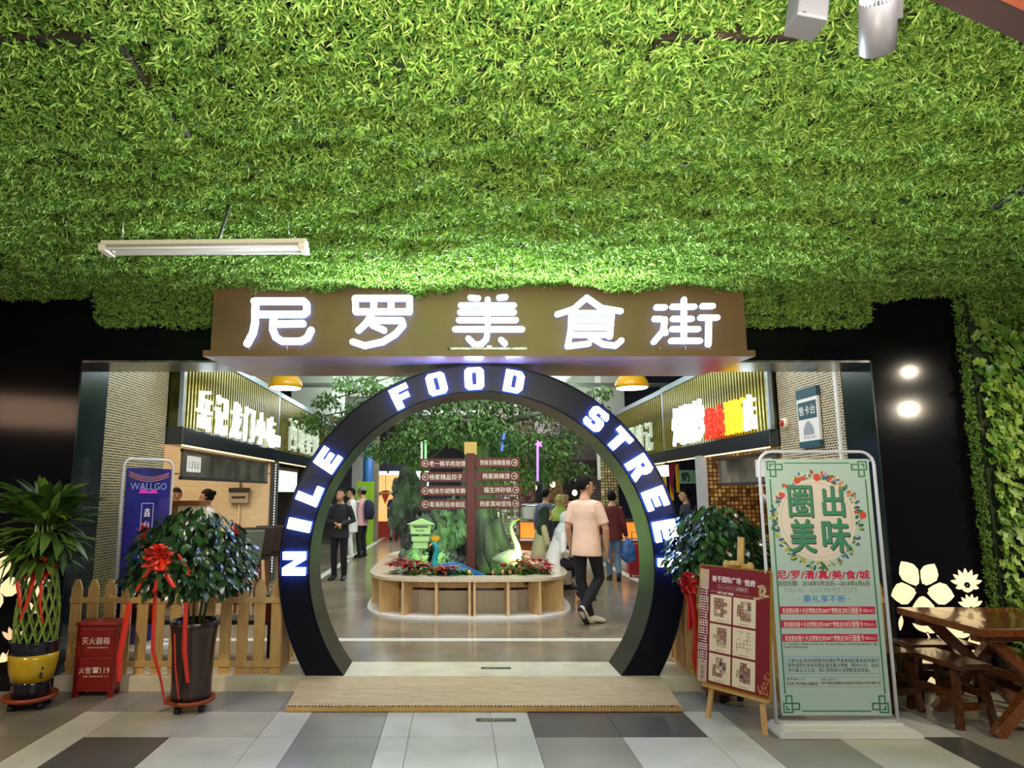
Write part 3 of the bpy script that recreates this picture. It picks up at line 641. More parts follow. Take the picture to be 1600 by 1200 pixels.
for k in range(30):
    a0 = 2*PI*k/30; sg = 1 if k % 2 else -1; pts = []
    for i in range(12):
        q = i/11; a = a0+sg*1.5*q; r_ = .150+.03*math.sin(PI*q)-.06*q; pts.append((r_*math.cos(a), r_*math.sin(a), .36+.70*q))
    mb = MB(); mb.tube(pts, .0085, 6)
    for i in range(1, 11, 1): mb.loft([Vector(pts[i])-Vector((0,0,.004)), Vector(pts[i])+Vector((0,0,.004))], [(.0115,.0115)]*2, (1,0,0), 6)
    mb.build('stem', M_stem, t)
MB().lathe([(.105,1.0),(.108,1.0),(.108,1.015),(.105,1.015)], n=24).build('binding_ribbon', M_rib, t)
G_bam = leafmat('bamboo_leaf', (34,66,22), (92,122,48), .32, .6)
lm = [leafmesh('leaf', 1, .21, .45, G_bam, 5), leafmesh('leaf', 1, .17, .15, G_bam, 5), leafmesh('leaf', 1, .25, .75, G_bam, 5)]
for k in range(390):
    a = R.random()*2*PI; lay = R.random(); z0 = 1.05+.46*lay; r0 = R.uniform(.02,.14)
    el = R.uniform(.5,1.3) if lay > .55 else R.uniform(-.5,.6)
    d = (math.cos(a)*math.cos(el), math.sin(a)*math.cos(el), math.sin(el))
    Lf = R.uniform(.20,.36)
    if r0*math.sin(a)+d[1]*Lf > .23: Lf *= .6
    if r0*math.sin(a)+d[1]*Lf > .23: continue
    inst('leaf', lm[k % 3], t, (r0*math.cos(a), r0*math.sin(a), z0), look_rot(d, R.uniform(-.5,.5)), Lf)
for k in range(12):
    a = 2*PI*k/12; MB().tube([(.08*math.cos(a),.08*math.sin(a),1.03),(.07*math.cos(a+.3),.07*math.sin(a+.3),1.25),(.06*math.cos(a),.06*math.sin(a),1.5)], .009, 6).build('stem', M_stem, t)
bow(t, (.085,-.13,1.0), .1, M_rib)
mb = MB(); ribbon(mb, [(.07,-.17,.98),(.05,-.2,.86),(.02,-.19,.74),(-.02,-.2,.6)], .025); mb.build('ribbon_tail', M_rib, t)
mb = MB(); ribbon(mb, [(.09,-.17,.98),(.12,-.19,.86),(.13,-.2,.72),(.16,-.19,.58)], .02); mb.build('ribbon_tail', M_rib, t)
mb = MB(); ribbon(mb, [(-.06,-.15,.99),(-.08,-.18,.9),(-.04,-.2,.8),(-.03,-.2,.7)], .03); mb.build('ribbon_tail', M_rib, t)

G_mon = leafmat('money_tree_leaf', (20,44,28), (48,84,40), .22, .7)
mleaf = leafmesh('leaf', 1, .52, .3, G_mon, 3, .12)
def money_tree(name, lab, loc, rad, zlo, ztop, potfn, seed, n_obj=300, n_stuff=1100, ox=0):
    rr = random.Random(seed)
    t = thing(name, lab, 'potted tree', loc); potfn(t)
    zc_ = zlo+(ztop-zlo)*.42
    for k in range(9):
        a = 2*PI*k/9; e = (rad*.55*math.cos(a), rad*.55*math.sin(a), zc_+.12*rr.random())
        MB().loft([(.05*math.cos(a),.05*math.sin(a),.5),(.09*math.cos(a),.09*math.sin(a),zlo+.1),e], [(.012,.012),(.01,.01),(.005,.005)], (1,0,0), 6).build('stem', mat('stem_green', (86,88,48), .6), t)
    mb = MB(); vs0 = [v.co.copy() for v in mleaf.vertices]; fs0 = [tuple(p.vertices) for p in mleaf.polygons]
    items = []
    while len(items) < n_obj+n_stuff:
        u, v, w_ = rr.uniform(-1,1), rr.uniform(-1,1), rr.uniform(-1,1); q = u*u+v*v+w_*w_
        if q > 1 or q < .28: continue
        p = Vector((ox+u*rad, v*rad*(.78 if loc[0] > 0 else 1), zc_+(w_*(ztop-zc_) if w_ > 0 else w_*(zc_-zlo)*(.35+.65*(u*u+v*v)))))
        if rr.random() < .35 and w_ < -.2: continue
        items.append((v, p, Vector((u, v, w_*.3-.75)).normalized()))
    items.sort(key=lambda i: i[0])
    for i, (v, p, d) in enumerate(items):
        r_ = look_rot(d+Vector((rr.uniform(-.5,.5), rr.uniform(-.5,.5), rr.uniform(-.3,.3))), rr.uniform(-.7,.7)); L = rr.uniform(.065,.105)
        if i < n_obj: inst('leaf', mleaf, t, p, r_, L)
        else:
            Mx = Matrix.Translation(p) @ Euler(r_).to_matrix().to_4x4() @ Matrix.Scale(L, 4); mb.add([Mx @ c for c in vs0], fs0, 0, True)
    mb.build('small_leaves', G_mon, t, kind='stuff')
    return t
M_pot = mat('dark_brown_glaze', (44,30,26), .26, vary=.35, scale=5, stretch=(1,1,.3), coat=.3, bump=.15, bscale=14)
def tall_pot(t):
    MB().lathe([(0,0),(.142,0),(.15,.02),(.152,.15),(.162,.38),(.178,.52),(.19,.585),(.182,.592),(.165,.56),(.16,.5),(0,.5)], n=40).build('pot', M_pot, t)
    MB().lathe([(0,.505),(.16,.51)], n=20).build('soil', M_soil, t)
dolly((-2.08, 5.74, 0), .185, 'terracotta plant dolly under the dark brown pot left of the ramp')
t = money_tree('money_tree', 'money tree with big red bow in tall dark brown pot left of the arch', (-2.08, 5.74, .088), .49, .64, 1.48, tall_pot, 5, ox=-.05)
bow(t, (-.12,-.46,1.12), .10, M_rib)
for pts, w_ in (([(-.14,-.45,1.08),(-.11,-.47,.98),(-.13,-.46,.9),(-.17,-.43,.86)], .045), ([(-.1,-.45,1.08),(-.05,-.47,.98),(0,-.46,.9)], .04), ([(-.18,-.45,1.05),(-.25,-.45,.95),(-.28,-.44,.87)], .035),
                ([(-.165,-.4,.86),(-.16,-.4,.6),(-.165,-.38,.45),(-.12,-.3,.2),(-.10,-.25,.02)], .028), ([(-.36,-.38,.78),(-.38,-.38,.6),(-.41,-.37,.4),(-.4,-.38,.22)], .045),
                ([(.055,-.36,.78),(.05,-.34,.62),(.04,-.3,.42),(.065,-.26,.18)], .035), ([(-.03,-.33,.55),(-.02,-.3,.3),(0,-.25,.06)], .012), ([(.0,-.44,1.14),(.06,-.44,1.06),(.1,-.42,.98)], .03)):
    mb = MB(); ribbon(mb, pts, w_); mb.build('ribbon_tail', M_rib, t)
dolly((2.22, 6.03, 0), .18, 'terracotta plant dolly half hidden behind the red poster easel')
t = money_tree('money_tree', 'bushy money tree with a deep red ribbon in a pot behind the easel', (2.22, 6.03, .088), .42, .72, 1.52, tall_pot, 9)
bow(t, (-.36,-.30,.88), .085, M_ribd)
for pts, w_ in (([(-.34,-.31,.86),(-.32,-.31,.7),(-.30,-.3,.5),(-.31,-.29,.3),(-.28,-.28,.12)], .075), ([(-.38,-.31,.86),(-.35,-.31,.7),(-.36,-.3,.52)], .05)):
    mb = MB(); ribbon(mb, pts, w_); mb.build('ribbon_tail', M_ribd, t)

# small plants behind the left fence
G_br = leafmat('strap_leaf', (30,62,26), (70,104,44), .35, .5); sleaf = leafmesh('leaf', 1, .11, .8, G_br, 6)
rleaf = leafmesh('petal', 1, .3, .25, mat('bract_red', (196,22,40), .4), 3)
def bromeliad(lab, loc, n, L, red=True, group=None):
    t = thing('bromeliad' if red else 'strap_leaf_plant', lab, 'potted plant', loc)
    MB().lathe([(0,0),(.08,0),(.1,.17),(.108,.18),(.095,.18),(.09,.15),(0,.15)], n=20).build('pot', mat('plastic_pot', (120,50,40), .5), t)
    for k in range(n):
        a = 2*PI*k/n*2.4; el = R.uniform(.5,1.35); d = (math.cos(a)*math.cos(el), math.sin(a)*math.cos(el), math.sin(el))
        inst('leaf', sleaf, t, (0,0,.17), look_rot(d), L*R.uniform(.7,1.1))
    if red:
        MB().tube([(0,0,.15),(0,0,.52)], .008, 6).build('flower_stem', G_br, t)
        for k in range(14):
            a = k*2.4; el = 1.4-.05*k; d = (math.cos(a)*math.cos(el), math.sin(a)*math.cos(el), math.sin(el))
            inst('petal', rleaf, t, (0,0,.5+.012*(14-k)), look_rot(d), .13)
p = at(217, 850, Y=6.85); bromeliad('red flowered bromeliad behind the fence beside the blue banner', (p.x+.03, 6.87, .62), 22, .3)
p = at(368, 850, Y=6.95); bromeliad('red flowered bromeliad behind the fence beside the bar stools', (p.x, 6.95, .62), 20, .3)
p = at(188, 880, Y=6.9); bromeliad('arching strap leaf plant behind the fence before the mosaic wall', (p.x+.12, 6.95, .5), 30, .27, False)
p = at(245, 880, Y=6.85); bromeliad('arching strap leaf plant behind the fence under the left money tree', (p.x, 6.85, .5), 30, .36, False)
p = at(418, 905, Y=6.7); bromeliad('small strap leaf plant between the left fence end and the ring arch', (p.x, 6.72, .5), 20, .2, False)
t = thing('planter_stand', 'low dark planter shelf carrying the pots behind the left fence', 'plant shelf', (-2.6, 6.86, FZ))
MB().box(-.82, .90, -.1, .2, .33, .37).build('shelf_board', M_dark, t)
for x in (-.78, .86): MB().box(x-.03, x+.03, -.09, .18, 0, .33).build('leg', M_dark, t)

# ------------------------------------------------------------------ glowing lotus panels on the black walls
M_lotus = emis('lotus_glow', (255,228,180), .85); M_lotus2 = emis('lotus_glow_dim', (255,214,170), .6)
def petal_poly(base, ang, L, w_, tip=.12):
    pts = []; d = (math.cos(ang), math.sin(ang)); s_ = (-d[1], d[0])
    for q, ww in ((0,.12),(.2,.6),(.45,1),(.68,.92),(.86,.5),(1,tip*.1)): pts.append((base[0]+d[0]*L*q-s_[0]*w_/2*ww, base[1]+d[1]*L*q-s_[1]*w_/2*ww))
    for q, ww in ((.86,.5),(.68,.92),(.45,1),(.2,.6),(0,.12)): pts.append((base[0]+d[0]*L*q+s_[0]*w_/2*ww, base[1]+d[1]*L*q+s_[1]*w_/2*ww))
    return pts
def lotus(lab, cx, cy, petals, hub=0, Yp=6.25, m=None, stem=None):
    c = at(cx, cy, Y=Yp); t = thing('lotus_light', lab, 'wall light', (c.x, Yp, c.z), 0, 'glowing lotus wall lights')
    k = 0
    for ang, L, w_, off in petals:
        L, w_, off = L*.8, w_*.82, off*.8; a = math.radians(ang); b = (off*math.cos(a), off*math.sin(a))
        MB().prism(petal_poly(b, a, L, w_*.95), (0,-.0042-.0006*k,0), X1, Z1, .004).build('petal', m or M_lotus, t); k += 1
    if hub:
        hub *= .85
        for i in range(6):
            a = i*PI/3; MB().prism([(hub*.62*math.cos(a)+hub*.45*math.cos(2*PI*j/10), hub*.62*math.sin(a)+hub*.45*math.sin(2*PI*j/10)) for j in range(10)], (0,-.011-.0003*i,0), X1, Z1, .003).build('seed_pod', M_black, t)
    if stem:
        mb = MB(); stroke(mb, [(x-0, y) for x, y in stem], .012, (0,-.004,0), X1, Z1, .003); mb.build('stem', m or M_lotus, t)
five = [(58,.27,.2,.06),(122,.3,.22,.06),(190,.28,.24,.06),(-10,.3,.24,.06),(-88,.24,.24,.06)]
lotus('big glowing four petal lotus on the black wall above the wooden table', 1439, 922, five, .065)
fan = [(90+a, .15, .05, .03) for a in (-75,-50,-25,0,25,50,75)]+[(-165,.1,.05,.03),(-15,.1,.05,.03)]
lotus('glowing many petal lotus on the black wall right of the big lotus', 1510, 914, fan+[(-90,.08,.12,.0)], .03)
lotus('glowing lotus tips just above the table at the ivy wall', 1517, 950, [(90+a,.13,.045,.02) for a in (-60,-35,-10,15,40,65)])
lotus('glowing daisy like lotus under the table top, left one', 1449, 990, [(90+a,.17,.05,.02) for a in (-70,-45,-20,5,30,55)], 0, stem=[(0,0),(.05,-.12)])
lotus('glowing daisy like lotus under the table top, right one', 1490, 996, [(90+a,.17,.05,.02) for a in (-80,-52,-24,4,32,60,84)], 0, stem=[(.0,-.02),(-.04,-.1),(.04,-.13),(.03,-.2)])
lotus('glowing bud low on the black wall behind the near stool', 1526, 1022, [(100,.2,.14,0),(45,.12,.08,0),(20,.16,.06,.0)])
lotus('glowing half hidden lotus behind the stool legs', 1455, 1058, [(120,.24,.1,0),(90,.26,.14,0),(60,.22,.1,0),(-90,.1,.1,0)])
lotus('thin glowing leaf under the table near the banner stand', 1406, 985, [(78,.16,.05,0)])
lotus('glowing low lotus at the floor behind the table legs', 1528, 1056, [(15,.22,.06,0),(165,.2,.07,0),(90,.07,.1,0)])
lotus('big glowing lotus cut by the left edge behind the lucky bamboo', -12, 915, [(75,.36,.26,.03),(-3,.30,.22,.03),(-75,.26,.2,.03),(150,.3,.24,.03)], .06)
lotus('glowing lotus petals seen between the bamboo stems', 55, 915, [(80,.16,.12,0),(20,.17,.1,0),(150,.16,.1,0),(-60,.16,.08,0)], 0)
lotus('glowing small lotus petals between the lower bamboo stems', 52, 958, [(70,.12,.05,0),(110,.12,.05,0),(30,.12,.05,0),(150,.12,.05,0)], 0)
lotus('glowing daisy like lotus left of the bamboo pot', 20, 1002, [(90+a,.16,.05,.0) for a in (-75,-45,-15,20,50)], 0, m=M_lotus2, stem=[(0,0),(-.03,-.1),(-.1,-.16)])
lotus('glowing curled leaf beside the yellow pot at the left edge', 6, 1034, [(40,.16,.06,0),(160,.14,.06,0),(100,.1,.06,0)], 0)
# ------------------------------------------------------------------ easel with the maroon poster
ez = thing('easel', 'light wooden display easel holding the maroon poster right of the ramp', 'easel', (2.04, 5.36, 0), math.radians(-56.5))
tl = math.radians(7.5)
def lean(x, z, y=0): return (x, y+z*math.tan(tl), z)
for s in (-1, 1): MB().bar(lean(s*.235, 0), lean(s*.10, 1.16), .035, .022, (0,1,0)).build('leg', M_wood, ez, .002)
MB().bar(lean(0, .22, .03), lean(0, 1.34, .03), .05, .02, (0,1,0)).build('mast', M_wood, ez, .002)
MB().bar((0,.2,1.1), (0,.62,0.01), .035, .022, (1,0,0)).build('rear_leg', M_wood, ez, .002)
MB().bar(lean(-.27, .235, -.02), lean(.27, .235, -.02), .045, .03, (0,0,1)).build('ledge', M_wood, ez, .003)
MB().bar(lean(-.13, 1.13, 0), lean(.13, 1.13, 0), .02, .03, (0,0,1)).build('top_bar', M_wood, ez, .002)
MB().bar(lean(-.04, 1.15, -.03), lean(.04, 1.15, -.03), .05, .03, (0,0,1)).build('top_clamp', M_wood, ez, .002)
M_maroon = mat('poster_maroon', (126,28,36), .4); M_gold = mat('gold_edge', (190,160,40), .35, metal=.6); M_pcream = mat('plan_cream', (238,216,186), .5)
pt = thing('poster', 'maroon property poster with six floor plans standing on the wooden easel', 'poster', (2.04, 5.36, 0), math.radians(-56.5))
PW, PH = .60, .86
ps = MB().box(-PW/2, PW/2, 0, .012, 0, PH).build('board', M_maroon, pt); ps.location = lean(0, .258, -.052); ps.rotation_euler = (-tl, 0, 0)
mb = MB()
for a, b in (((-PW/2-.004,0),(-PW/2-.004,PH)), ((PW/2+.004,0),(PW/2+.004,PH)), ((-PW/2,PH+.004),(PW/2,PH+.004)), ((-PW/2,-.004),(PW/2,-.004))):
    mb.bar((a[0],.005,a[1]), (b[0],.005,b[1]), .009, .014, (0,1,0))
mb.build('gold_edge', M_gold, ps)
def pu(u, v): return (-PW/2+u*PW, PH*(1-v))
def flat(mb, u0, u1, v0, v1, m=0, d=.0012):
    x0, z1 = pu(u0, v0); x1, z0 = pu(u1, v1); return mb.box(x0, x1, -d, 0, z0, z1, m)
def ptxt(s, u0, u1, v, hh, m, bold=0, depth=.001, name='lettering'):
    tx = MB(); c0 = pu((u0+u1)/2, v); text(tx, s, (c0[0], 0, c0[1]), X1, Z1, (u1-u0)*PW, hh, depth, 0, flat=True, bold=bold); return tx.build(name, m, ps)
M_strip = mat('poster_strip', (202,170,152), .5); M_pw = mat('poster_white', (244,234,226), .5); M_pink = mat('poster_pink', (208,150,144), .5)
flat(MB(), .0, .135, .03, 1).build('pale_side_strip', M_strip, ps)
flat(MB(), .0, .135, .2, .81, 0, .0016).build('lattice_ground', M_maroon, ps)
mb = MB()
for k in range(27):
    v = .2+k*.0228; flat(mb, .005 if k % 4 else .03, .13, v, v+.005, 0, .0022)
for u in (.005,.035,.068,.1,.126):
    for k in range(9):
        if (k+int(u*100)) % 3: flat(mb, u, u+.007, .2+k*.068, .2+k*.068+.058, 0, .0023)
mb.build('lattice', M_pw, ps, kind='stuff')
tx = MB(); c0 = pu(.07, .895)
for i, ch in enumerate('户型鉴赏'): text(tx, ch, (c0[0], 0, c0[1]+.052-.036*i), X1, Z1, .026, .026, .0022, 0, flat=True)
tx.build('lettering', M_dark, ps)
ptxt('新千国际广场', .19, .60, .105, .046, M_pw, .02); ptxt('悦府', .655, .80, .11, .046, M_pw, .02)
ptxt('项目', .612, .635, .1, .02, M_pink)
mb = MB()
for a, b in (((.27,.15),(.70,.15)), ((.27,.192),(.70,.192))): flat(mb, a[0], b[0], a[1], a[1]+.002)
for u in (.27,.70): flat(mb, u, u+.004, .15, .194)
mb.build('caption_frame', M_pink, ps)
ptxt('商业认筹最后席', .285, .51, .172, .018, M_pink); ptxt('2万抵5万', .53, .69, .172, .024, M_pw)
ptxt('0971-827 8888', .27, .50, .222, .02, M_pw, .03); ptxt('销售热线', .16, .26, .216, .012, M_pink); ptxt('项目地址：海湖新区西关大街与文景街交汇处', .53, .92, .222, .012, M_pink)
rp_ = random.Random(4); M_pl = [mat('plan_brown', (146,100,84), .6), mat('plan_tan', (206,178,146), .6), mat('plan_slate', (72,74,92), .6), mat('plan_rose', (176,120,110), .6), mat('plan_ink', (60,48,44), .6)]
for r_ in range(3):
    for c_ in range(2):
        u0, v0 = .165+c_*.335, .245+r_*.25
        card = flat(MB(), u0, u0+.31, v0, v0+.232).build('plan_card', M_pcream, ps)
        mb = MB(); outline = (r_, c_) == (1, 1)
        gx = 4; gy = 5
        for i in range(gx):
            for j in range(gy):
                if (rp_.random() < .3) if outline else ((i in (0,gx-1) and j in (0,gy-1) and (i+j+r_+c_) % 2) or rp_.random() < .1): continue
                a = u0+.06+i*.048; b = v0+.028+j*.032; q = (0,1,3,0,1,0,3,2)[(i*3+j*5+r_*2+c_) % 8]
                if not outline:
                    flat(mb, a, a+.043, b, b+.029, q if q != 2 or rp_.random() < .5 else 1, .0018)
                    if rp_.random() < .6: flat(mb, a+.01, a+.03, b+.008, b+.02, (q+1) % 4, .0021)
                flat(mb, a-.003, a+.046, b-.002, b+.0005, 4, .0024)
                if rp_.random() < .7: flat(mb, a-.003, a, b, b+.031, 4, .0024)
        flat(mb, u0+.09, u0+.22, v0+.215, v0+.218, 4, .0018)
        mb.build('floor_plan', M_pl, ps, kind='stuff')
M_orn = mat('ornament_gold', (214,182,138), .4)
mb = MB()
for px_, pts, wd in ((0, [(.97,.2),(.90,.205),(.86,.225),(.79,.235)], .016), (0, [(.88,.21),(.86,.17),(.88,.14),(.92,.13),(.93,.16),(.9,.2)], .022), (0, [(.84,.13),(.87,.125),(.9,.12)], .016), (0, [(.02,.06),(.06,.08),(.1,.07),(.12,.1)], .016), (0, [(.03,.03),(.05,.06)], .012)):
    stroke(mb, [pu(*q) for q in pts], wd, (0,-.0014,0), X1, Z1, .001)
mb.build('gold_ornament', M_orn, ps)
mb = MB()
for k in range(60):
    u, v = rp_.uniform(.84,.985), rp_.uniform(.80,.985)
    if (u-.84)/.145+(v-.80)/.185 < .75: continue
    q = pu(u, v); an = rp_.random()*6; stroke(mb, [q, (q[0]+.012*math.cos(an), q[1]+.012*math.sin(an))], .006, (0,-.0014-.00002*k,0), X1, Z1, .001)
mb.build('gold_sprigs', mat('sprig_gold', (202,132,84), .5), ps, kind='stuff')

# ------------------------------------------------------------------ pale green banner stand
bn = thing('banner_stand', 'tall pale green banner stand with white tube frame beside the easel', 'banner', (2.70, 5.2, 0))
M_tube = mat('tube_white', (214,214,224), .3); M_bgreen = mat('banner_green', (182,206,200), .35, coat=.15); M_bg2 = mat('banner_dark_green', (58,124,92), .5)
mb = MB(); mb.prism([(-.46,.0),(.53,.0),(.53,.028),(.47,.062),(-.42,.062),(-.46,.028)], (.0,-.12,0), X1, Z1, .24); mb.build('base', M_white, bn, .006)
MB().box(-.40, .45, -.035, .035, .06, .078).build('base_rib', M_white, bn, .004)
pts = [(-.43,.0,.07)]+[(-.43,0,.5),(-.43,0,1.2),(-.43,0,1.88)]
for i in range(7): a = PI-PI/2*i/6; pts.append((-.33+.10*math.cos(a), 0, 1.885+.10*math.sin(a)))
for i in range(7): a = PI/2-PI/2*i/6; pts.append((.33+.10*math.cos(a), 0, 1.885+.10*math.sin(a)))
pts += [(.43,0,1.2),(.43,0,.5),(.43,0,.07)]
MB().tube(pts, .0115, 10).build('tube_frame', M_tube, bn)
for x in (-1, 1):
    MB().tube([(x*.43,0,.1),(x*.385,-.01,.14)], .004, 6).build('elastic_hook', M_dark, bn); MB().tube([(x*.43,0,1.94),(x*.385,-.01,1.91)], .004, 6).build('elastic_hook', M_tube, bn)
YP = 5.19
def bp(x, y):
    q = at(x, y, Y=YP); return (q.x-2.70, q.z)
pn = MB().box(-.395, .385, -.012, -.008, .125, 1.93).build('banner_sheet', M_bgreen, bn)
def brow(s, xc, y, wpx, hpx, m, bold=0, name='lettering', lay=0, res=2):
    # the sheet is square to the street: text placed by its own metres
    c0 = bp(xc, y); sc_ = abs(bp(xc+1, y)[0]-bp(xc, y)[0])
    tx = MB(); text(tx, s, (c0[0],-.012-.0008*lay,c0[1]), X1, Z1, wpx*sc_, hpx*sc_*1.04, .0008, 0, flat=True, bold=bold, res=res); return tx.build(name, m, pn)
def bx_(mb, x0, x1, y0, y1, d=.0008, m=0):
    a = bp(x0, y1); b = bp(x1, y0); xc0, xc1 = bp(x0, (y0+y1)/2)[0], bp(x1, (y0+y1)/2)[0]
    return mb.box(xc0, xc1, -.012-d, -.012, a[1], b[1], m)
def zrect(mb, x0, x1, z0, z1, d=.0008): return mb.box(x0, x1, -.012-d, -.012, z0, z1)
mb = MB(); bl = .012
zrect(mb, -.365, -.355, .27, 1.78); zrect(mb, .345, .355, .27, 1.78); zrect(mb, -.25, .24, 1.895, 1.903); zrect(mb, -.25, .24, .15, .158); mb.build('border_line', M_bg2, pn)
mb = MB()
for sx in (-1, 1):
    for sz in (0, 1):
        def c(a0, a1, b0, b1):
            xx = sorted((-.005+sx*(.375-a0), -.005+sx*(.375-a1))); zz = sorted((1.915-b0, 1.915-b1)) if sz else sorted((.14+b0, .14+b1))
            zrect(mb, xx[0], xx[1], zz[0], zz[1], .0008+.00003*len(mb.f)/6)
        for q in ((0,.07,0,.01),(0,.01,0,.07),(.06,.07,0,.12),(0,.12,.06,.07),(.11,.12,.02,.07),(.06,.12,.02,.03),(.02,.07,.11,.12),(.02,.03,.06,.12),(.02,.05,.02,.03),(.02,.03,.02,.05)): c(*q)
mb.build('corner_knots', M_bg2, pn)
M_bpink = mat('banner_disc', (232,216,206), .4)
cc = bp(1276, 812); rr_ = .285
mb = MB(); mb.prism([(rr_*math.cos(2*PI*i/64), 1.04*rr_*math.sin(2*PI*i/64)) for i in range(64)], (cc[0],-.0138,cc[1]), X1, Z1, .001); mb.build('disc', M_bpink, pn)
mb = MB(); q = .262
for i in range(64):
    a, b = 2*PI*i/64, 2*PI*(i+1)/64
    if 28 < i < 36 and False: continue
    mb.bar((cc[0]+q*math.cos(a),-.0141,cc[1]+1.04*q*math.sin(a)), (cc[0]+q*math.cos(b),-.0141,cc[1]+1.04*q*math.sin(b)), .0015, .0006, (0,1,0))
mb.build('disc_ring', M_bg2, pn)
fc = [mat('print_leaf_green', (70,110,60), .5), mat('print_yellow_green', (176,178,70), .5), mat('print_red', (216,74,46), .5), mat('print_blue', (64,92,150), .5), mat('print_cream_flower', (222,214,190), .5), mat('print_orange', (222,130,80), .5), mat('print_teal', (40,92,88), .5)]
rb = random.Random(12); mbs = MB()
for k in range(230):
    a = rb.random()*2*PI; rad = rr_*rb.uniform(.98,1.19); x, z = cc[0]+rad*math.cos(a), cc[1]+1.04*rad*math.sin(a)
    dg = math.degrees(a) % 360
    m = rb.choice((0,0,1,1,6,4,3) if 180 < dg < 360 else (0,1,4,3,5,2,6))
    L = rb.uniform(.02,.052); an = a+rb.uniform(-1,1)
    poly = [(x+L*.5*(math.cos(2*PI*i/8)*math.cos(an)-.45*math.sin(2*PI*i/8)*math.sin(an)), z+L*.5*(math.cos(2*PI*i/8)*math.sin(an)+.45*math.sin(2*PI*i/8)*math.cos(an))) for i in range(8)]
    mbs.prism(poly, (0,-.0126-.000004*k,0), X1, Z1, .0003, m)
mbs.build('flower_wreath', fc, pn, kind='stuff')
mb = MB()
for x, y, r in ((1245,751,5),(1254,747,3.2),(1348,805,5.5),(1337,800,3),(1276,746,6),(1222,774,4.5)):
    q = bp(x, y); mb.prism([(q[0]+r*.0047*math.cos(2*PI*i/12), q[1]+r*.0047*math.sin(2*PI*i/12)) for i in range(12)], (0,-.0145,0), X1, Z1, .0004)
mb.build('red_blossoms', fc[2], pn)
M_bch = mat('banner_char_green', (62,138,106), .5); M_bsh = mat('banner_char_shadow', (52,50,48), .5)
def bold4(s, xc, y, wpx, hpx, m, name, lay):
    c0 = bp(xc, y); sc_ = abs(bp(xc+1, y)[0]-bp(xc, y)[0]); tx = MB(); e = .55 if s == '圈' else .95; k = 0
    for dx, dy in ((0,0),(-e,0),(e,0),(0,e),(0,-e),(.7*e,.7*e),(-.7*e,-.7*e),(.7*e,-.7*e),(-.7*e,.7*e)):
        text(tx, s, (c0[0]+dx*sc_, -.012-.0008*lay-.00002*k, c0[1]+dy*sc_), X1, Z1, wpx*sc_, hpx*sc_*1.04, .0008, 0, flat=True, bold=.004, res=3); k += 1
    return tx.build(name, m, pn)
for ch, x, y, w_, h_ in (('圈',1250,783,37,46), ('出',1301,783,33,44), ('美',1254,837,38,48), ('味',1306,836,42,48)):
    bold4(ch, x+1.3, y+1.6, w_, h_, M_bsh, 'character_shadow', 3.2); bold4(ch, x, y, w_, h_, M_bch, 'character', 4.2)
M_crim = mat('banner_crimson', (206,30,74), .5); M_bbr = mat('banner_brown_text', (92,74,40), .5); M_bgy = mat('banner_grey_text', (150,168,152), .5); M_bbl = mat('banner_blue', (84,146,206), .5)
brow('尼/罗/清/真/美/食/城', 1286, 898, 144, 13, M_crim, .022)
brow('活动日期：2018年5月25日—2018年6月6日', 1286, 911.5, 144, 8, M_bbr, .012)
brow('NILUO   GOURMET CITY', 1283, 922, 114, 7, M_bgy); brow('· 豪礼享不断 ·', 1288, 935.5, 80, 11, M_bbl, .01)
for k, (n1, n2, n3, y) in enumerate((('2000','200','5',953.5),('1000','100','20',975),('500','50','50',996.5))):
    mb = MB(); bx_(mb, 1218+2*k, 1367+2*k, y-6, y+6); mb.build('red_bar', M_crim, pn)
    brow('发送朋友圈十天总赞数达到%s个赞数送' % n1, 1268+2*k, y+.5, 92, 7.6, M_pw, .01, 'lettering', 1)
    brow('%s元储值卡' % n2, 1330.5+2*k, y, 31, 9, M_pw, .01, 'lettering', 1); brow('（限%s人）' % n3, 1356+2*k, y+.5, 18, 5, M_pw, 0, 'lettering', 1)
brow('注：活动结束前，顾客累计50元的点卡费，每个微信号只能参与一次活动凭本店的截图有效，最终', 1298, 1006.5, 147, 3.4, M_bbr, 0, res=1); brow('解释权归尼罗美食城所有', 1244, 1011.2, 36, 3.2, M_bbr, 0, res=1)
def frame_(x0, x1, y0, y1, m, t_=.6):
    mb = MB()
    for q in ((x0,x1,y0,y0+t_),(x0,x1,y1-t_,y1),(x0,x0+t_,y0,y1),(x1-t_,x1,y0,y1)): bx_(mb, *q)
    mb.build('text_frame', m, pn)
frame_(1227, 1374, 1025.5, 1053, M_bbl)
for s, y in (('凡参与此活动的顾客须拍摄尼罗美食城的美食和环境的', 1032), ('视频或照片发布到朋友圈并集点赞数（限时十天）活动', 1039.5), ('参与截止日之后，我们按照统计点赞数发放奖励。', 1047)):
    brow(s, 1301 if y < 1045 else 1295, y, 141 if y < 1045 else 128, 6.2, M_dark, 0)
frame_(1229, 1376, 1057.5, 1073, M_gold, .5)
brow('联系电话  Tel', 1243, 1061, 26, 3.6, M_bbr); brow('155-9743-0825', 1254, 1068, 48, 4.2, M_bbr, .02); brow('地址：西宁市', 1294, 1061.5, 22, 3.4, M_bbr); brow('西宁市城西区海湖新区五四西路与文苑路交叉口新千国际广场', 1329, 1067, 92, 3.8, M_bbr, .01)

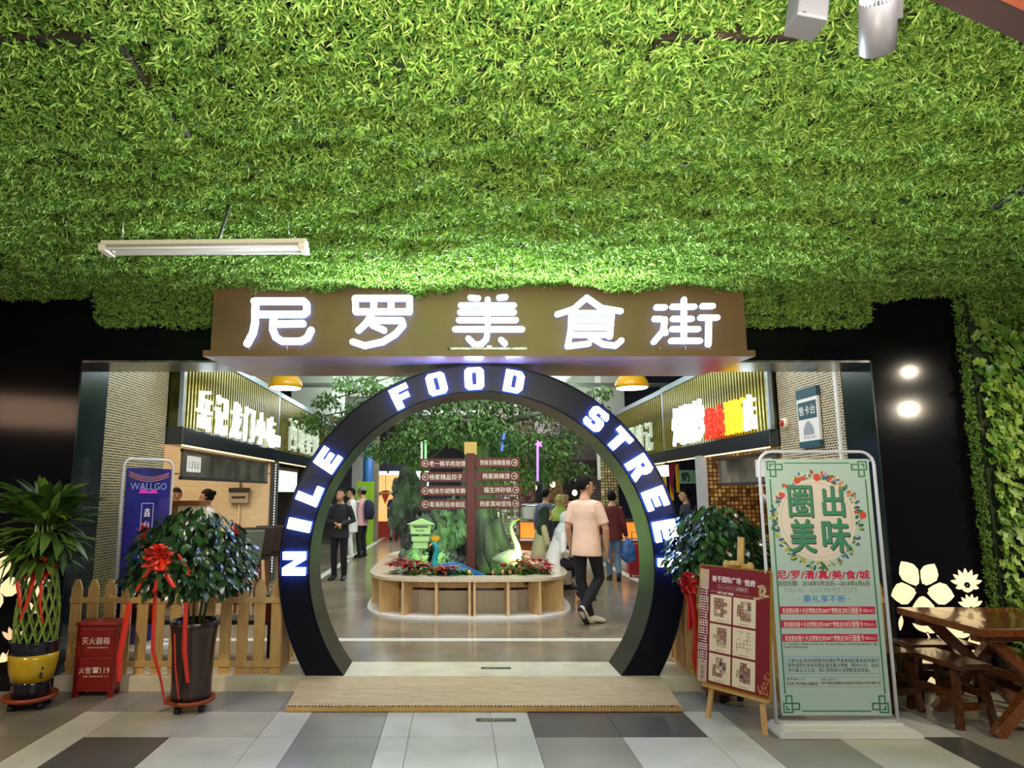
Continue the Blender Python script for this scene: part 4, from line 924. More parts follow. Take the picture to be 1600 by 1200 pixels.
# ------------------------------------------------------------------ wooden table and saw-bench stools
tb = thing('wooden_table', 'heavy red-brown wooden table with crossed trestle legs at the ivy wall', 'table', (4.10, 5.43, 0))
for k in range(4): MB().box(-.48+.24*k+.0008, -.24+.24*k-.0008, -.46, .46, .70, .752).build('plank', M_walnut, tb, .003)
for y in (-.30, .30):
    MB().bar((-.34,y,0), (.34,y,.70), .075, .07, (0,1,0)).build('leg', M_walnut, tb, .004)
    MB().bar((.34,y+.001,0), (-.34,y+.001,.70), .074, .069, (0,1,0)).build('leg', M_walnut, tb, .004)
    MB().bar((-.42,y,.67), (.42,y,.67), .07, .06, (0,0,1)).build('cross_rail', M_walnut, tb, .004)
MB().bar((0,-.30,.35), (0,.30,.35), .06, .06).build('stretcher', M_walnut, tb, .004)
M_dkw = woodmat('dark_stool_wood', (58,30,14), (98,54,26), .24, (6,1.5,6), coat=.3)
def stool():
    t = thing('wooden_stool', 'dark wooden saw bench stool nearest the banner stand, tucked under the table edge', 'stool', (0,0,0), 0, 'dark stools round the wooden table')
    MB().box(-.14, .14, -.28, .28, .41, .45).build('seat', M_dkw, t, .006)
    for sx in (-1, 1):
        for sy in (-1, 1): MB().bar((sx*.135, sy*.25, 0), (sx*.09, sy*.2, .41), .045, .045, (0,1,0)).build('leg', M_dkw, t, .003)
    for sy in (-1, 1): MB().bar((-.12, sy*.235, .15), (.12, sy*.235, .15), .025, .05).build('stretcher', M_dkw, t)
    for sx in (-1, 1): MB().bar((sx*.115, -.22, .22), (sx*.115, .22, .22), .025, .05).build('stretcher', M_dkw, t)
    return t
s0 = stool(); s0.location = (3.74, 5.54, 0); s0.rotation_euler = (0,0,math.radians(4))
for (x, y, a, lab) in ((3.45, 5.92, 8, 'dark wooden saw bench stool behind the banner stand, against the black wall'), (4.36, 5.62, 0, 'dark wooden saw bench stool under the far right side of the table'), (4.02, 6.06, 88, 'dark wooden saw bench stool at the wall end of the table')):
    c = copy_tree(s0); c.location = (x, y, 0); c.rotation_euler = (0,0,math.radians(a)); c['label'] = lab
# ------------------------------------------------------------------ shop fronts of the food hall
M_slat = mat('gold_slat', (148,138,30), .25, metal=.5, vary=.25, scale=9, stretch=(1,1,.25)); M_mir = mat('mirror_back', (58,60,26), .12, metal=.7, vary=.4, scale=3)
M_fbase = mat('fascia_base', (26,34,38), .2, spec=.6); M_led = emis('warm_led', (255,206,140), 4); M_steelf = mat('steel_frame', (150,166,178), .25, metal=.6)
M_sw = emis('shop_white', (236,248,255), 2.4); M_sr = emis('shop_red', (255,48,30), 1.6); M_sy = emis('shop_yellow', (255,206,40), 1.7); M_sd = emis('shop_dim', (190,200,180), .5)
def fascia(name, lab, xs_, sgn, y0, y1, zb0, zb1, zt, n):
    """sgn = +1: sign on the left wall facing right"""
    t = thing(name, lab, 'shop sign', (xs_, y0, zb0)); L = y1-y0
    a, b = (-.22, 0) if sgn > 0 else (0, .14)
    MB().box(a, b, 0, L, 0, zb1-zb0).build('sign_base', M_fbase, t, .004)
    MB().box(a, b, 0, L, zt-zb0, zt-zb0+.09).build('top_beam', M_steelf, t)
    MB().box(a if sgn > 0 else .05, -.05 if sgn > 0 else b, .01, L, zb1-zb0, zt-zb0).build('mirror_back', M_mir, t)
    sm = MB().box(-.012, .012, -.024, .024, 0, zt-zb1).mesh('slat', M_slat)
    for i in range(n): inst('slat', sm, t, (-.03*sgn, .06+(L-.12)*i/(n-1), zb1-zb0))
    for y in (0, L): MB().box(min(-.012*sgn, -.06*sgn), max(-.012*sgn, -.06*sgn), y-.03, y+.03, zb1-zb0, zt-zb0).build('end_post', M_steelf, t)
    MB().box(min(-.03*sgn, -.05*sgn), max(-.03*sgn, -.05*sgn), .1, L-.05, -.012, .0).build('led_strip', M_led, t)
    return t
def shop_letters(t, s, y, dy, z, h, w_, m, sgn, bold=.02):
    for i, ch in enumerate(s):
        yy = y+dy*i
        tx = MB(); text(tx, ch, (.035*sgn, yy, z), (0,sgn,0), Z1, w_, h, .05, 0, 0, bold=bold); tx.build('character', m, t)
f1 = fascia('shop_sign', 'gold slatted shop sign with glowing white characters at the near left', -3.25, 1, 8.22, 12.7, 2.25, 2.46, 3.45, 42)
shop_letters(f1, '岳记龙门小吃', .5, .64, .47, .52, .44, M_sw, 1, 0)
tx = MB(); text(tx, 'XIAOCHI', (.035, 3.95, .34), Y1, Z1, .62, .2, .05); tx.build('lettering', M_sw, f1)
f2 = fascia('shop_sign', 'second gold slatted shop sign on the left with dim white characters', -3.27, 1, 12.8, 18.4, 2.25, 2.46, 3.45, 46)
shop_letters(f2, '西域婴馕', .8, .75, .55, .62, .58, M_sd, 1, 0)
f3 = fascia('shop_sign', 'gold slatted shop sign with white, red and yellow characters at the near right', 3.69, -1, 8.12, 12.3, 2.22, 2.42, 3.45, 44)
for s, y, m in (('店',.36,M_sw), ('饭',.66,M_sy), ('拌',.98,M_sy), ('肉',1.34,M_sr), ('烤',1.72,M_sr), ('炒',2.16,M_sw), ('翻',2.68,M_sw), ('州',3.16,M_sw)):
    big = m is M_sw and s != '店'
    tx = MB(); text(tx, s, (-.035, y, .20+(.62 if big else .44)/2+.02), (0,-1,0), Z1, .46 if big else .32, .62 if big else .44, .05); tx.build('character', m, f3)
f4 = fascia('shop_sign', 'second gold slatted shop sign on the right with dim white characters', 3.72, -1, 12.4, 18.2, 2.22, 2.42, 3.45, 46)
shop_letters(f4, '记馕里芊', .7, .62, .52, .55, .46, M_sd, -1, 0)
# kitchens behind the signs
M_tilew = brickmat('cream_wall_tile', (214,188,152), (220,194,158), (204,176,140), .2, .1, .004, 'xz', .5, .18, 0, .5)
struct(MB().box(-8, -3.28, 12.6, 12.8, FZ, 4.7), 'wall_left_kitchen', M_tilew)
struct(MB().box(-3.34, -3.26, 12.56, 12.84, FZ, 2.26), 'trim_11', mat('dark_mosaic_post', (60,58,54), .4))
M_goldmos = brickmat('gold_mosaic', (70,44,24), (190,146,76), (54,36,22), .06, .06, .007, 'xz', 0, .22, -.05, .4)
struct(MB().box(3.72, 9, 10.4, 10.6, FZ, 4.7), 'wall_right_kitchen', M_goldmos)
struct(MB().box(3.66, 3.74, 10.36, 10.62, FZ, 2.23), 'trim_12', mat('pale_mosaic_post', (170,172,176), .4))
t = thing('led_strip', 'upright strip of small white leds at the left kitchen corner', 'led strip', (-3.262, 12.57, FZ))
dm = MB().box(0, .01, 0, .03, 0, .022).mesh('led_dot', emis('led_dot', (230,240,255), 1.6)); MB().box(-.002, 0, -.005, .035, .15, 2.1).build('backing', M_steel, t)
for k in range(40): inst('led_dot', dm, t, (0, 0, .17+k*.048))
struct(MB().box(-8, -3.3, 12.585, 12.60, 2.02, 2.035), 'trim_13', mat('tile_groove', (120,96,70), .6))
# glass hoods hanging under the signs
M_hood = mat('hood_glass', (120,120,108), .1, metal=.55, vary=.3, scale=2)
def hood(lab, x, y0, y1, z0, z1, sgn):
    t = thing('glass_hood', lab, 'hood', (x, y0, z0)); L = y1-y0
    n = 4
    for k in range(n): MB().box(-.012, .012, L*k/n+.01, L*(k+1)/n-.01, .02, z1-z0-.02).build('pane', M_hood, t)
    for z in (0, z1-z0): MB().box(-.02, .02, 0, L, z-.02, z+.02).build('rail', M_dark, t)
    MB().box(.013*sgn-.002, .013*sgn+.002, .15, .62, .08, z1-z0-.06).build('paper_notice', M_white, t)
    return t
h1 = hood('glass hood with paper notice hanging under the near left shop sign', -3.36, 8.5, 12.4, 1.86, 2.2, 1)
tx = MB(); text(tx, '1 3 5 U', (.016, .385, .17), Y1, Z1, .34, .09, .001, flat=True); tx.build('lettering', M_dark, h1)
hood('glass hood with paper notice hanging under the near right shop sign', 3.86, 8.3, 10.2, 1.80, 2.16, -1)
t = thing('electric_box', 'grey electric meter box with dark lid on the cream tiled kitchen wall', 'meter box', (-3.88, 12.56, 1.5))
MB().box(-.17, .17, -.06, .03, 0, .2).build('box_body', mat('meter_grey', (170,150,126), .5), t, .004)
MB().box(-.175, .175, -.09, .03, .2, .27).build('lid', M_dark, t, .004); MB().box(-.12, .12, -.063, -.06, .08, .12).build('switch_row', M_dark, t)
for z0, z1 in ((-1.2,0),(.27,.95)): MB().tube([(0,.0,z0),(0,.0,z1)], .016, 8).build('conduit', M_tilew, t)
t = thing('kitchen_counter', 'tall wooden serving counter in the left kitchen', 'counter', (-3.95, 9.9, FZ))
MB().box(-.42, .42, -.2, .2, 1.38, 1.45).build('counter_top', woodmat('counter_wood', (120,74,40), (150,96,54), .4), t, .004)
MB().box(-.38, .1, -.17, .17, 0, 1.38).build('side_panel', mat('counter_panel', (150,110,74), .5), t); MB().box(.1, .38, -.17, .17, 0, 1.38).build('front_panel', M_cream, t)
t = thing('wall_spotlight', 'small white spotlight on the gold mosaic kitchen wall', 'lamp', (4.55, 10.38, 1.78))
MB().bar((0,0,0), (0,0,-.12), .02, .02).box(-.08,.08,-.02,.02,0,.025).build('arm', M_white, t); MB().loft([(-.05,-.02,-.1),(.04,-.06,-.22)], [(.03,.03),(.05,.05)], (0,1,0), 12).build('head', M_white, t)
# bar stools with backs
M_uph = mat('brown_upholstery', (58,40,34), .7); M_uphg = mat('grey_green_upholstery', (96,108,92), .7)
def bar_stool(lab, loc, rz, m):
    t = thing('bar_stool', lab, 'bar stool', loc, rz, 'bar stools at the left counter')
    MB().hexa([(-.21,-.2,.66),(.21,-.2,.66),(.21,.2,.66),(-.21,.2,.66),(-.22,-.21,.74),(.22,-.21,.74),(.22,.21,.74),(-.22,.21,.74)]).build('seat', m, t, .02)
    MB().hexa([(-.22,.17,.72),(.22,.17,.72),(.22,.23,.72),(-.22,.23,.72),(-.24,.26,1.1),(.24,.26,1.1),(.24,.31,1.1),(-.24,.31,1.1)]).build('backrest', m, t, .02)
    for sx in (-1, 1):
        for sy in (-1, 1): MB().bar((sx*.22, sy*.2, 0), (sx*.17, sy*.16, .66), .035, .035, (0,1,0)).build('leg', M_walnut, t)
    for sy in (-1, 1): MB().bar((-.2, sy*.185, .25), (.2, sy*.185, .25), .02, .02).build('footrest', M_steel, t)
for lab, px_, Yq, rz, m in (('grey green backed bar stool nearest the left money tree', 372, 8.9, 35, M_uphg), ('dark brown bar stool between the grey one and the tiled post', 392, 9.7, 30, M_uph), ('dark brown bar stool closest to the ring arch', 420, 10.2, 25, M_uph)):
    bar_stool(lab, (at(px_, 850, Y=Yq).x, Yq, FZ), math.radians(180+rz), m)
# teal card sign, alarm on the right mosaic
t = thing('card_counter_sign', 'teal and white hanging sign for the card counter on the right mosaic wall', 'sign', (3.80, 7.36, 2.16)); t.scale = (1,1,.66)
M_teal = mat('sign_teal', (24,76,90), .4)
MB().box(-.03, 0, -.215, .215, 0, .96).build('sign_body', M_white, t, .003)
MB().box(-.034, 0, -.217, .217, .80, .962).build('top_band', M_teal, t); MB().box(-.034, 0, -.19, .19, .46, .74).build('name_panel', M_teal, t); MB().box(-.034, 0, -.217, .217, -.002, .10).build('bottom_band', M_teal, t)
tx = MB(); text(tx, '售卡台', (-.034, 0, .60), (0,-1,0), Z1, .34, .15, .002, bold=.006, flat=True, res=3); tx.build('lettering', M_white, t)
M_gr = mat('dome_grey', (150,158,166), .5)
mb = MB(); mb.prism([(.11*math.cos(a)*(1 if a < 9 else 1), 0) for a in ()] + [(-.11,.0),(.11,.0),(.11,.06),(.10,.11),(.065,.17),(.02,.215),(0,.235),(-.02,.215),(-.065,.17),(-.10,.11),(-.11,.06)], (-.0312,0,.2), (0,-1,0), Z1, .001); mb.build('dome_picture', M_gr, t)
tx = MB(); text(tx, '伊清江湖', (-.031, 0, .16), (0,-1,0), Z1, .24, .045, .001, flat=True); tx.build('lettering', M_gr, t)
t = thing('alarm_button', 'round cream fire alarm button with red centre left of the teal sign', 'alarm', (3.81, 7.92, 2.47))
MB().loft([(0,0,0),(-.05,0,0)], [(.07,.07),(.055,.055)], (0,1,0), 20).build('base', M_cream, t); MB().loft([(-.05,0,0),(-.075,0,0)], [(.035,.035),(.03,.03)], (0,1,0), 16).build('button', M_red, t)
# blue banner stand at the left mosaic
t = thing('banner_stand', 'narrow dark blue banner stand turned aside before the left mosaic wall', 'banner', (-3.12, 7.08, FZ), math.radians(64))
pts = [(-.3,0,.04),(-.3,0,1.8)]+[(-.21+.09*math.cos(PI-PI/2*i/5), 0, 1.8+.09*math.sin(PI-PI/2*i/5)) for i in range(6)]+[(.21+.09*math.cos(PI/2-PI/2*i/5), 0, 1.8+.09*math.sin(PI/2-PI/2*i/5)) for i in range(6)]+[(.3,0,.04)]
MB().tube(pts, .014, 8).build('tube_frame', M_tube, t); MB().box(-.34, .34, -.12, .12, 0, .05).build('base', M_white, t, .005)
MB().box(-.27, .27, -.012, -.006, .1, 1.8).build('banner_sheet', mat('banner_blue_dark', (24,30,112), .25, vary=.3, scale=4, coat=.4), t)
mb = MB()
for i, ch in enumerate('鑫台天喜'): text(mb, ch, (0,-.012,1.36-.125*i), X1, Z1, .075, .085, .001, flat=True)
mb.build('lettering', M_pw, t)
mb = MB()
for a, b in (((-.07,1.45),(.07,1.45)), ((-.07,.92),(.07,.92)), ((-.07,.92),(-.07,1.45)), ((.07,.92),(.07,1.45))): mb.bar((a[0],-.0125,a[1]), (b[0],-.0125,b[1]), .004, .001, (0,1,0))
mb.build('caption_frame', M_pw, t)
mb = MB(); text(mb, 'WALLGO', (0,-.012,1.62), X1, Z1, .44, .07, .001, flat=True); mb.build('lettering', mat('print_lilac', (150,160,214), .5), t)
mb = MB()
for k in range(3): stroke(mb, [(-.24+.06*i, 1.76-.05*k*.4-.05*math.sin(PI*i/8)) for i in range(9)], .008, (0,-.0125-.0003*k,0), X1, Z1, .0005)
mb.build('swoosh', mat('print_copper', (190,120,110), .4), t)
mb = MB(); mb.prism([(-.12,0),(.12,0),(.08,.04),(0,.02),(-.08,.05)], (0,-.0128,1.55), X1, Z1, .0005); mb.build('pink_flourish', mat('print_pink', (230,60,200), .4), t)
# yellow dome lamps
M_yd = mat('lamp_yellow', (222,170,20), .3, coat=.3)
for lab, px_, Yq in (('yellow dome pendant lamp left of the ring arch', 446, 10.4), ('yellow dome pendant lamp right of the ring arch', 987, 10.4)):
    c = at(px_, 606, Y=Yq); t = thing('dome_lamp', lab, 'lamp', c, 0, 'yellow dome lamps')
    MB().lathe([(.255,0),(.252,.05),(.235,.11),(.19,.17),(.12,.21),(.04,.22),(.0,.222)], n=32).build('shade', M_yd, t)
    MB().lathe([(0,-.002),(.235,-.002),(.225,-.012),(0,-.014)], n=32).build('diffuser', emis('dome_light', (255,240,214), 3.2), t)
    MB().tube([(0,0,.22),(0,0,1.5)], .008, 6).build('cord', M_dark, t)

# ------------------------------------------------------------------ planter bench
PCX, PCY, PHW, PHD = .18, 11.25, 1.39, 2.32
def outl(t, inset, n_=4.0, ny=5.0):
    c, s = math.cos(t), math.sin(t)
    return (PHW-inset)*math.copysign(abs(c)**(2/n_), c), (PHD-inset)*math.copysign(abs(s)**(2/ny), s)
pb = thing('planter_bench', 'blond oak ring bench with open cubbies around the planted island', 'bench', (PCX, PCY, FZ))
NP = 120
def ring(name, m, i0, i1, z0, z1, parent=pb):
    mb = MB(); 
    for k in range(NP):
        a, b = 2*PI*k/NP, 2*PI*(k+1)/NP
        o0, o1, n0, n1 = outl(a, i0), outl(b, i0), outl(a, i1), outl(b, i1)
        mb.add([(*o0,z1),(*o1,z1),(*n1,z1),(*n0,z1)], [(0,1,2,3)]); mb.add([(*o0,z0),(*o1,z0),(*n1,z0),(*n0,z0)], [(3,2,1,0)])
        mb.add([(*o0,z0),(*o1,z0),(*o1,z1),(*o0,z1)], [(0,1,2,3)]); mb.add([(*n0,z0),(*n1,z0),(*n1,z1),(*n0,z1)], [(3,2,1,0)])
    return mb.build(name, m, parent)
M_btop = woodmat('bench_top', (208,192,164), (224,212,190), .2, (3,3,.8))
ring('bench_top', M_btop, 0, .42, .45, .485); ring('plinth', M_white, -.03, .42, 0, .03)
ring('inner_wall', mat('planter_grey', (190,178,160), .5), .34, .40, .03, .30); ring('apron', M_oak, .30, .33, .34, .45)
def board(px_):
    x = (px_-712)/1079*8.78-PCX
    s = (abs(x)/PHW); y = -PHD*(max(0, 1-s**4))**(1/5)
    n_ = Vector((4*math.copysign(abs(x/PHW)**3, x)/PHW, -5*abs(y/PHD)**4/PHD, 0)).normalized()
    c = Vector((x, y, 0)); d = -n_; p0 = c+d*.015; p1 = c+d*.30
    MB().bar((p0.x,p0.y,.24), (p1.x,p1.y,.24), .034, .42).build('divider', M_oak, pb)
for q in (565, 589, 629, 682, 733.5, 741, 793, 844, 886): board(q)
for (x, y) in ((-PHW+.15, -.9), (-PHW+.15, 0), (-PHW+.15, .9), (PHW-.15, -.9), (PHW-.15, 0), (PHW-.15, .9)): MB().box(x-.14, x+.14, y-.017, y+.017, .03, .45).build('divider', M_oak, pb)
struct(MB().add([(PCX+outl(2*PI*k/60, .41)[0], PCY+outl(2*PI*k/60, .41)[1], FZ+.29) for k in range(60)], [tuple(range(60))]), 'ground_planter', M_soil)
# mini peg fence along the inner edge
t = thing('peg_fence', 'tiny wooden peg fence along the inner edge of the planter', 'mini fence', (PCX, PCY, FZ+.25))
pm = MB().prism([(-.02,0),(.02,0),(.02,.22),(.0,.25),(-.02,.22)], (0,-.006,0), X1, Z1, .012).lathe([(0,.24),(.022,.25),(.026,.275),(.015,.3),(0,.305)], n=8).mesh('peg', M_wood)
for k in range(56):
    x, y = outl(2*PI*k/56, .45); inst('peg', pm, t, (x, y, 0), (0,0,math.atan2(y*PHW, x*PHD)+PI/2))
# ------------------------------------------------------------------ fake rock, banyan trunk and crown
M_rock = mat('fake_rock', (74,82,78), .85, vary=.4, scale=5, bump=.6, bscale=30, bdist=.03); M_bark = mat('fake_bark', (76,88,70), .8, vary=.5, scale=6, bump=1, bscale=8, bdist=.08, stretch=(1,1,.3))
def lump(name, c, r, seed, m, parent, amp=.42, fr=2.6, n=84, k=56):
    mb = MB(); mb.ell((0,0,0), (1,1,1), n, k); mb.v = [tuple(Vector((v[0]*r[0], v[1]*r[1], v[2]*r[2]))*(1+amp*noise.noise(Vector(v)*fr+Vector((seed,0,0)))+amp*.3*noise.noise(Vector(v)*fr*2.6+Vector((0,seed,0)))-amp*.55*abs(noise.noise(Vector(v)*fr*1.6+Vector((seed,seed,0))))-amp*.35*abs(noise.noise(Vector(v)*fr*4+Vector((seed,0,seed)))))+Vector(c)) for v in mb.v]; mb.s = [False]*len(mb.s)
    return mb.build(name, m, parent)
def rock(lab, loc, r, seed):
    t = thing('boulder', lab, 'rock', loc, 0, 'fake rocks in the planter'); lump('rock_mass', (0,0,0), r, seed, M_rock, t); return t
rock('tall grey fake boulder standing at the left back of the planter', (-.78, 12.3, 1.38), (.36,.34,.66), 3)
rock('dark green lit boulder left of the signpost behind the mailbox', (-.42, 11.5, .85), (.34,.36,.52), 8)
rock('mossy green lit boulder just left of the signpost', (-.02, 11.0, .98), (.30,.3,.6), 12)
rock('low dark rock beside the peacock', (-.62, 10.55, .62), (.26,.24,.26), 5)
rock('low grey rock behind the peacock body', (-.1, 10.25, .6), (.24,.2,.24), 17)
tr = thing('banyan_tree', 'large artificial banyan tree with green leafy crown rising from the planter', 'tree', (.42, 11.6, FZ+.30))
mb = MB(); pts = []; rd = []
for i in range(14):
    q = i/13; pts.append((-.05*math.sin(q*3), .05*q, 2.2*q)); rd.append((.26+.40*(1-q)**3.2, .26+.34*(1-q)**3))
mb.loft(pts, rd, (1,0,0), 40); mb.v = [(v[0]*(1+.22*noise.noise(Vector((v[0]*3, v[1]*3, v[2]*.7)))+.06*math.cos(7*math.atan2(v[1], v[0]))), v[1]*(1+.22*noise.noise(Vector((v[0]*3+5, v[1]*3, v[2]*.7)))), v[2]) for v in mb.v]
mb.build('trunk', M_bark, tr)
for a in (0.2, 1.1, 2.2, 3.3, -.6, -1.3, -2.2):
    c, s = math.cos(a), math.sin(a); MB().loft([(.22*c,.22*s,.8),(.42*c,.4*s,.32),(.72*c,.66*s,.02)], [(.12,.14),(.11,.12),(.05,.04)], (0,0,1), 10).build('root', M_bark, tr)
brs = []
for k, (a, el, L) in enumerate(((0.1,.35,1.7),(.9,.4,1.4),(1.9,.45,1.5),(2.8,.3,1.8),(3.6,.35,1.6),(4.5,.3,1.6),(5.4,.35,1.7),(5.0,.6,1.2))):
    d = Vector((math.cos(a)*math.cos(el), math.sin(a)*math.cos(el), math.sin(el))); p0 = Vector((0,.05,1.75+.05*k)); e = p0+d*L+Vector((0,0,-.15))
    MB().loft([p0, p0+d*L*.5+Vector((0,0,.08)), e], [(.1,.1),(.06,.06),(.025,.025)], (0,0,1), 9).build('branch', M_bark, tr); brs.append((p0, e))
G_can = leafmat('banyan_leaf', (34,76,28), (96,138,56), .35, .5); cl = leafmesh('leaf', 1, .42, .25, G_can, 3, .15)
cv = [v.co.copy() for v in cl.vertices]; cf = [tuple(p.vertices) for p in cl.polygons]
rc = random.Random(21); cand = []
def spray(c, rx, ry, rz_, n):
    for _ in range(int(n*1.7)):
        while True:
            u, v, w_ = rc.uniform(-1,1), rc.uniform(-1,1), rc.uniform(-1,1)
            if u*u+v*v+w_*w_ < 1: break
        cand.append((Vector(c)+Vector((u*rx, v*ry, w_*rz_)), Vector((u+rc.uniform(-.7,.7), v+rc.uniform(-.7,.7), -.55+rc.uniform(-.5,.4)))))
base = Vector((.42, 11.6, FZ+.30))
for px_, py_, Yq, r_, n in ((560,650,11.8,.42,190),(600,625,11.6,.5,230),(640,640,11.2,.5,260),(690,620,11.0,.5,260),(745,640,10.8,.5,260),(800,625,11.0,.5,260),(850,640,11.3,.5,260),(610,700,11.4,.36,150),(650,680,10.9,.45,240),(700,668,10.7,.42,220),(760,672,10.6,.42,220),
    (810,690,10.9,.45,260),(850,705,11.2,.45,260),(880,690,11.6,.4,200),(800,725,11.1,.36,170),(840,740,11.3,.32,130),(870,735,11.6,.32,130),(640,715,11.2,.26,80),(585,705,11.7,.24,70),(690,598,12.0,.5,220),(760,600,12.0,.5,220),(830,605,12.0,.5,220),(640,600,12.2,.4,150),
    (785,745,11.2,.2,50),(815,760,11.3,.18,45),(655,725,11,.18,45),(510,625,11.9,.26,95),(485,655,12.2,.3,120),(500,665,12.2,.3,110),(540,600,11.5,.24,80),(575,600,11.5,.24,80),(905,735,11.8,.25,70),(940,612,11.6,.2,55),(930,640,12,.25,60)):
    c = at(px_, py_, Y=Yq)-base; spray(c, r_, r_*1.1, r_*.62, n)
    if r_ < .32: MB().tube([Vector((c.x*.4, c.y*.4, max(c.z, 2.1)+.1)), Vector((c.x*.75, c.y*.75, c.z+.15)), c], .012, 6).build('twig', M_bark, tr)
cand.sort(key=lambda q: q[0].y); mb = MB()
for i, (p, d) in enumerate(cand):
    r_ = look_rot(d, rc.uniform(-.8,.8)); L = rc.uniform(.065,.105)
    if i < 150: inst('leaf', cl, tr, p, r_, L)
    else:
        Mx = Matrix.Translation(p) @ Euler(r_).to_matrix().to_4x4() @ Matrix.Scale(L, 4); mb.add([Mx @ v for v in cv], cf, 0, True)
mb.build('crown', G_can, tr, kind='stuff')
# meteor lights and a gold star in the crown
for lab, x, y0, y1, Yq, c, e in (('violet hanging light tube in the right of the tree crown', 840, 690, 752, 10.6, (170,120,255), 1.6), ('blue hanging light tube left of the violet one in the tree crown', 788, 676, 705, 10.6, (70,110,255), 2.0), ('pale green hanging light tube in the left of the tree crown', 665, 688, 722, 10.6, (150,240,150), 1.0), ('white hanging light tube at the left of the tree crown', 659, 690, 720, 10.7, (220,230,230), .5)):
    a, b = at(x, y0, Y=Yq), at(x-(4 if 'blue' in lab else 0), y1, Y=Yq); mb = MB().tube([a, b], .018, 8); tag(mb.build('meteor_light', emis('meteor_%d' % x, c, e)), lab, 'light', 'hanging light tubes in the tree')
c = at(842, 694, Y=10.55); tag(MB().prism([((.07 if i % 2 else .03)*math.cos(2*PI*i/10), (.07 if i % 2 else .03)*math.sin(2*PI*i/10)) for i in range(10)], c, X1, Z1, .02).build('star_light', emis('star_violet', (200,120,255), 1.5)), 'violet star light on top of the violet light tube', 'light')
# ------------------------------------------------------------------ signpost
M_sgn = mat('sign_maroon', (84,26,28), .4, vary=.08, scale=3); M_sgt = mat('sign_lettering', (226,222,200), .5)
sp_ = thing('signpost', 'dark maroon signpost with eight direction boards in the planter', 'signpost', (at(735.5, 800, Y=10).x, 10.0, FZ+.30))
MB().box(-.06, .06, -.03, .03, 0, 1.82).build('post', M_sgn, sp_, .004)
MB().box(-.09, .09, -.02, .02, 1.80, 1.98).build('gold_cap_board', mat('cap_gold', (196,170,90), .4), sp_)
def board_sign(s, side, px0, px1, py):
    a = at(px0, py, Y=10); b = at(px1, py, Y=10); x0, x1 = a.x-sp_.location.x, b.x-sp_.location.x; z = a.z-sp_.location.z
    bd = MB().box(x0, x1, -.052, -.032, z-.068, z+.068).build('direction_board', M_sgn, sp_, .002)
    cx = x0+.075 if side < 0 else x1-.08
    mb = MB(); n = 24; r0, r1 = .047, .040
    for i in range(n):
        p, q = 2*PI*i/n, 2*PI*(i+1)/n
        mb.add([(cx+r*math.cos(t_), -.0535, z+r*math.sin(t_)) for t_, r in ((p,r0),(q,r0),(q,r1),(p,r1))], [(0,1,2,3)])
    stroke(mb, [(cx-.024, z), (cx+.024, z)], .007, (0,-.0535,0), X1, Z1, .001)
    for dz in (-.018, .018): stroke(mb, [(cx+side*.024, z), (cx+side*.006, z+dz)], .007, (0,-.0537,0), X1, Z1, .001)
    L = (x1-.01)-(x0+.135) if side < 0 else (x1-.145)-(x0+.06)
    wt = min(L, .078*len(s)); xt = x0+.135+wt/2 if side < 0 else x1-.145-wt/2
    text(mb, s, (xt, -.0523, z), X1, Z1, wt, .078, .0012, 0, flat=True, bold=.004, res=3); mb.build('lettering', M_sgt, bd)
for s, y in (('老一碗羊肉泡馍', 724.5), ('杨家精品饺子', 745.5), ('帕米尔胡辣羊蹄', 767), ('青海民俗体验区', 788)): board_sign(s, -1, 656.5, 728, y)
for s, y in (('馋掉牙麻辣香锅', 723), ('杨家麻辣烫', 744), ('福生祥砂锅', 765.5), ('杨家真味馄饨', 787)): board_sign(s, 1, 743, 812 if y < 760 else 814, y)
# ------------------------------------------------------------------ mailbox, birds, flowers
M_mail = mat('mailbox_green', (176,232,150), .5)
c = at(657, 895, Y=9.75); mx = thing('mailbox', 'pale green house shaped mailbox on a post among the red flowers', 'mailbox', (c.x, 9.75, FZ+.30))
zb = lambda y: at(657, y, Y=9.75).z-FZ-.30
MB().box(-.025, .025, -.02, .02, 0, zb(835)).build('post', M_mail, mx)
MB().hexa([(-.13,-.09,zb(834)),(.13,-.09,zb(834)),(.13,.09,zb(834)),(-.13,.09,zb(834)),(-.15,-.09,zb(818)),(.15,-.09,zb(818)),(.15,.09,zb(818)),(-.15,.09,zb(818))]).build('box_body', M_mail, mx)
MB().box(-.12,.12,-.1,.1,zb(845),zb(838)).build('shelf', M_mail, mx); MB().box(-.10,.10,-.085,.085,zb(856),zb(845)).build('lower_box', M_mail, mx)
mb = MB(); mb.prism([(-.19,zb(819)),(.19,zb(819)),(0,zb(810))], (0,-.11,0), X1, Z1, .22); mb.build('roof', M_mail, mx)
MB().box(-.1,.1,-.094,-.089,zb(823.5),zb(822)).build('slot', M_dark, mx)
mb = MB(); text(mb, 'MAIL', (0,-.0905,zb(828.5)), X1, Z1, .12, .03, .001, flat=True); mb.build('lettering', M_dark, mx)
c = at(680, 890, Y=9.7); pk_ = thing('peacock_statue', 'blue peacock figurine with yellow crown beside the mailbox', 'statue', (c.x, 9.7, FZ+.36))
M_pea = mat('peacock_blue', (18,92,150), .3, vary=.3, scale=8); M_pn = mat('peacock_neck', (30,150,160), .3)
MB().loft([(-.02,0,.12),(.1,0,.14),(.28,0,.15),(.5,.02,.10),(.75,.05,.04)], [(.05,.06),(.11,.11),(.12,.12),(.09,.07),(.03,.02)], (0,1,0), 16).build('body', M_pea, pk_)
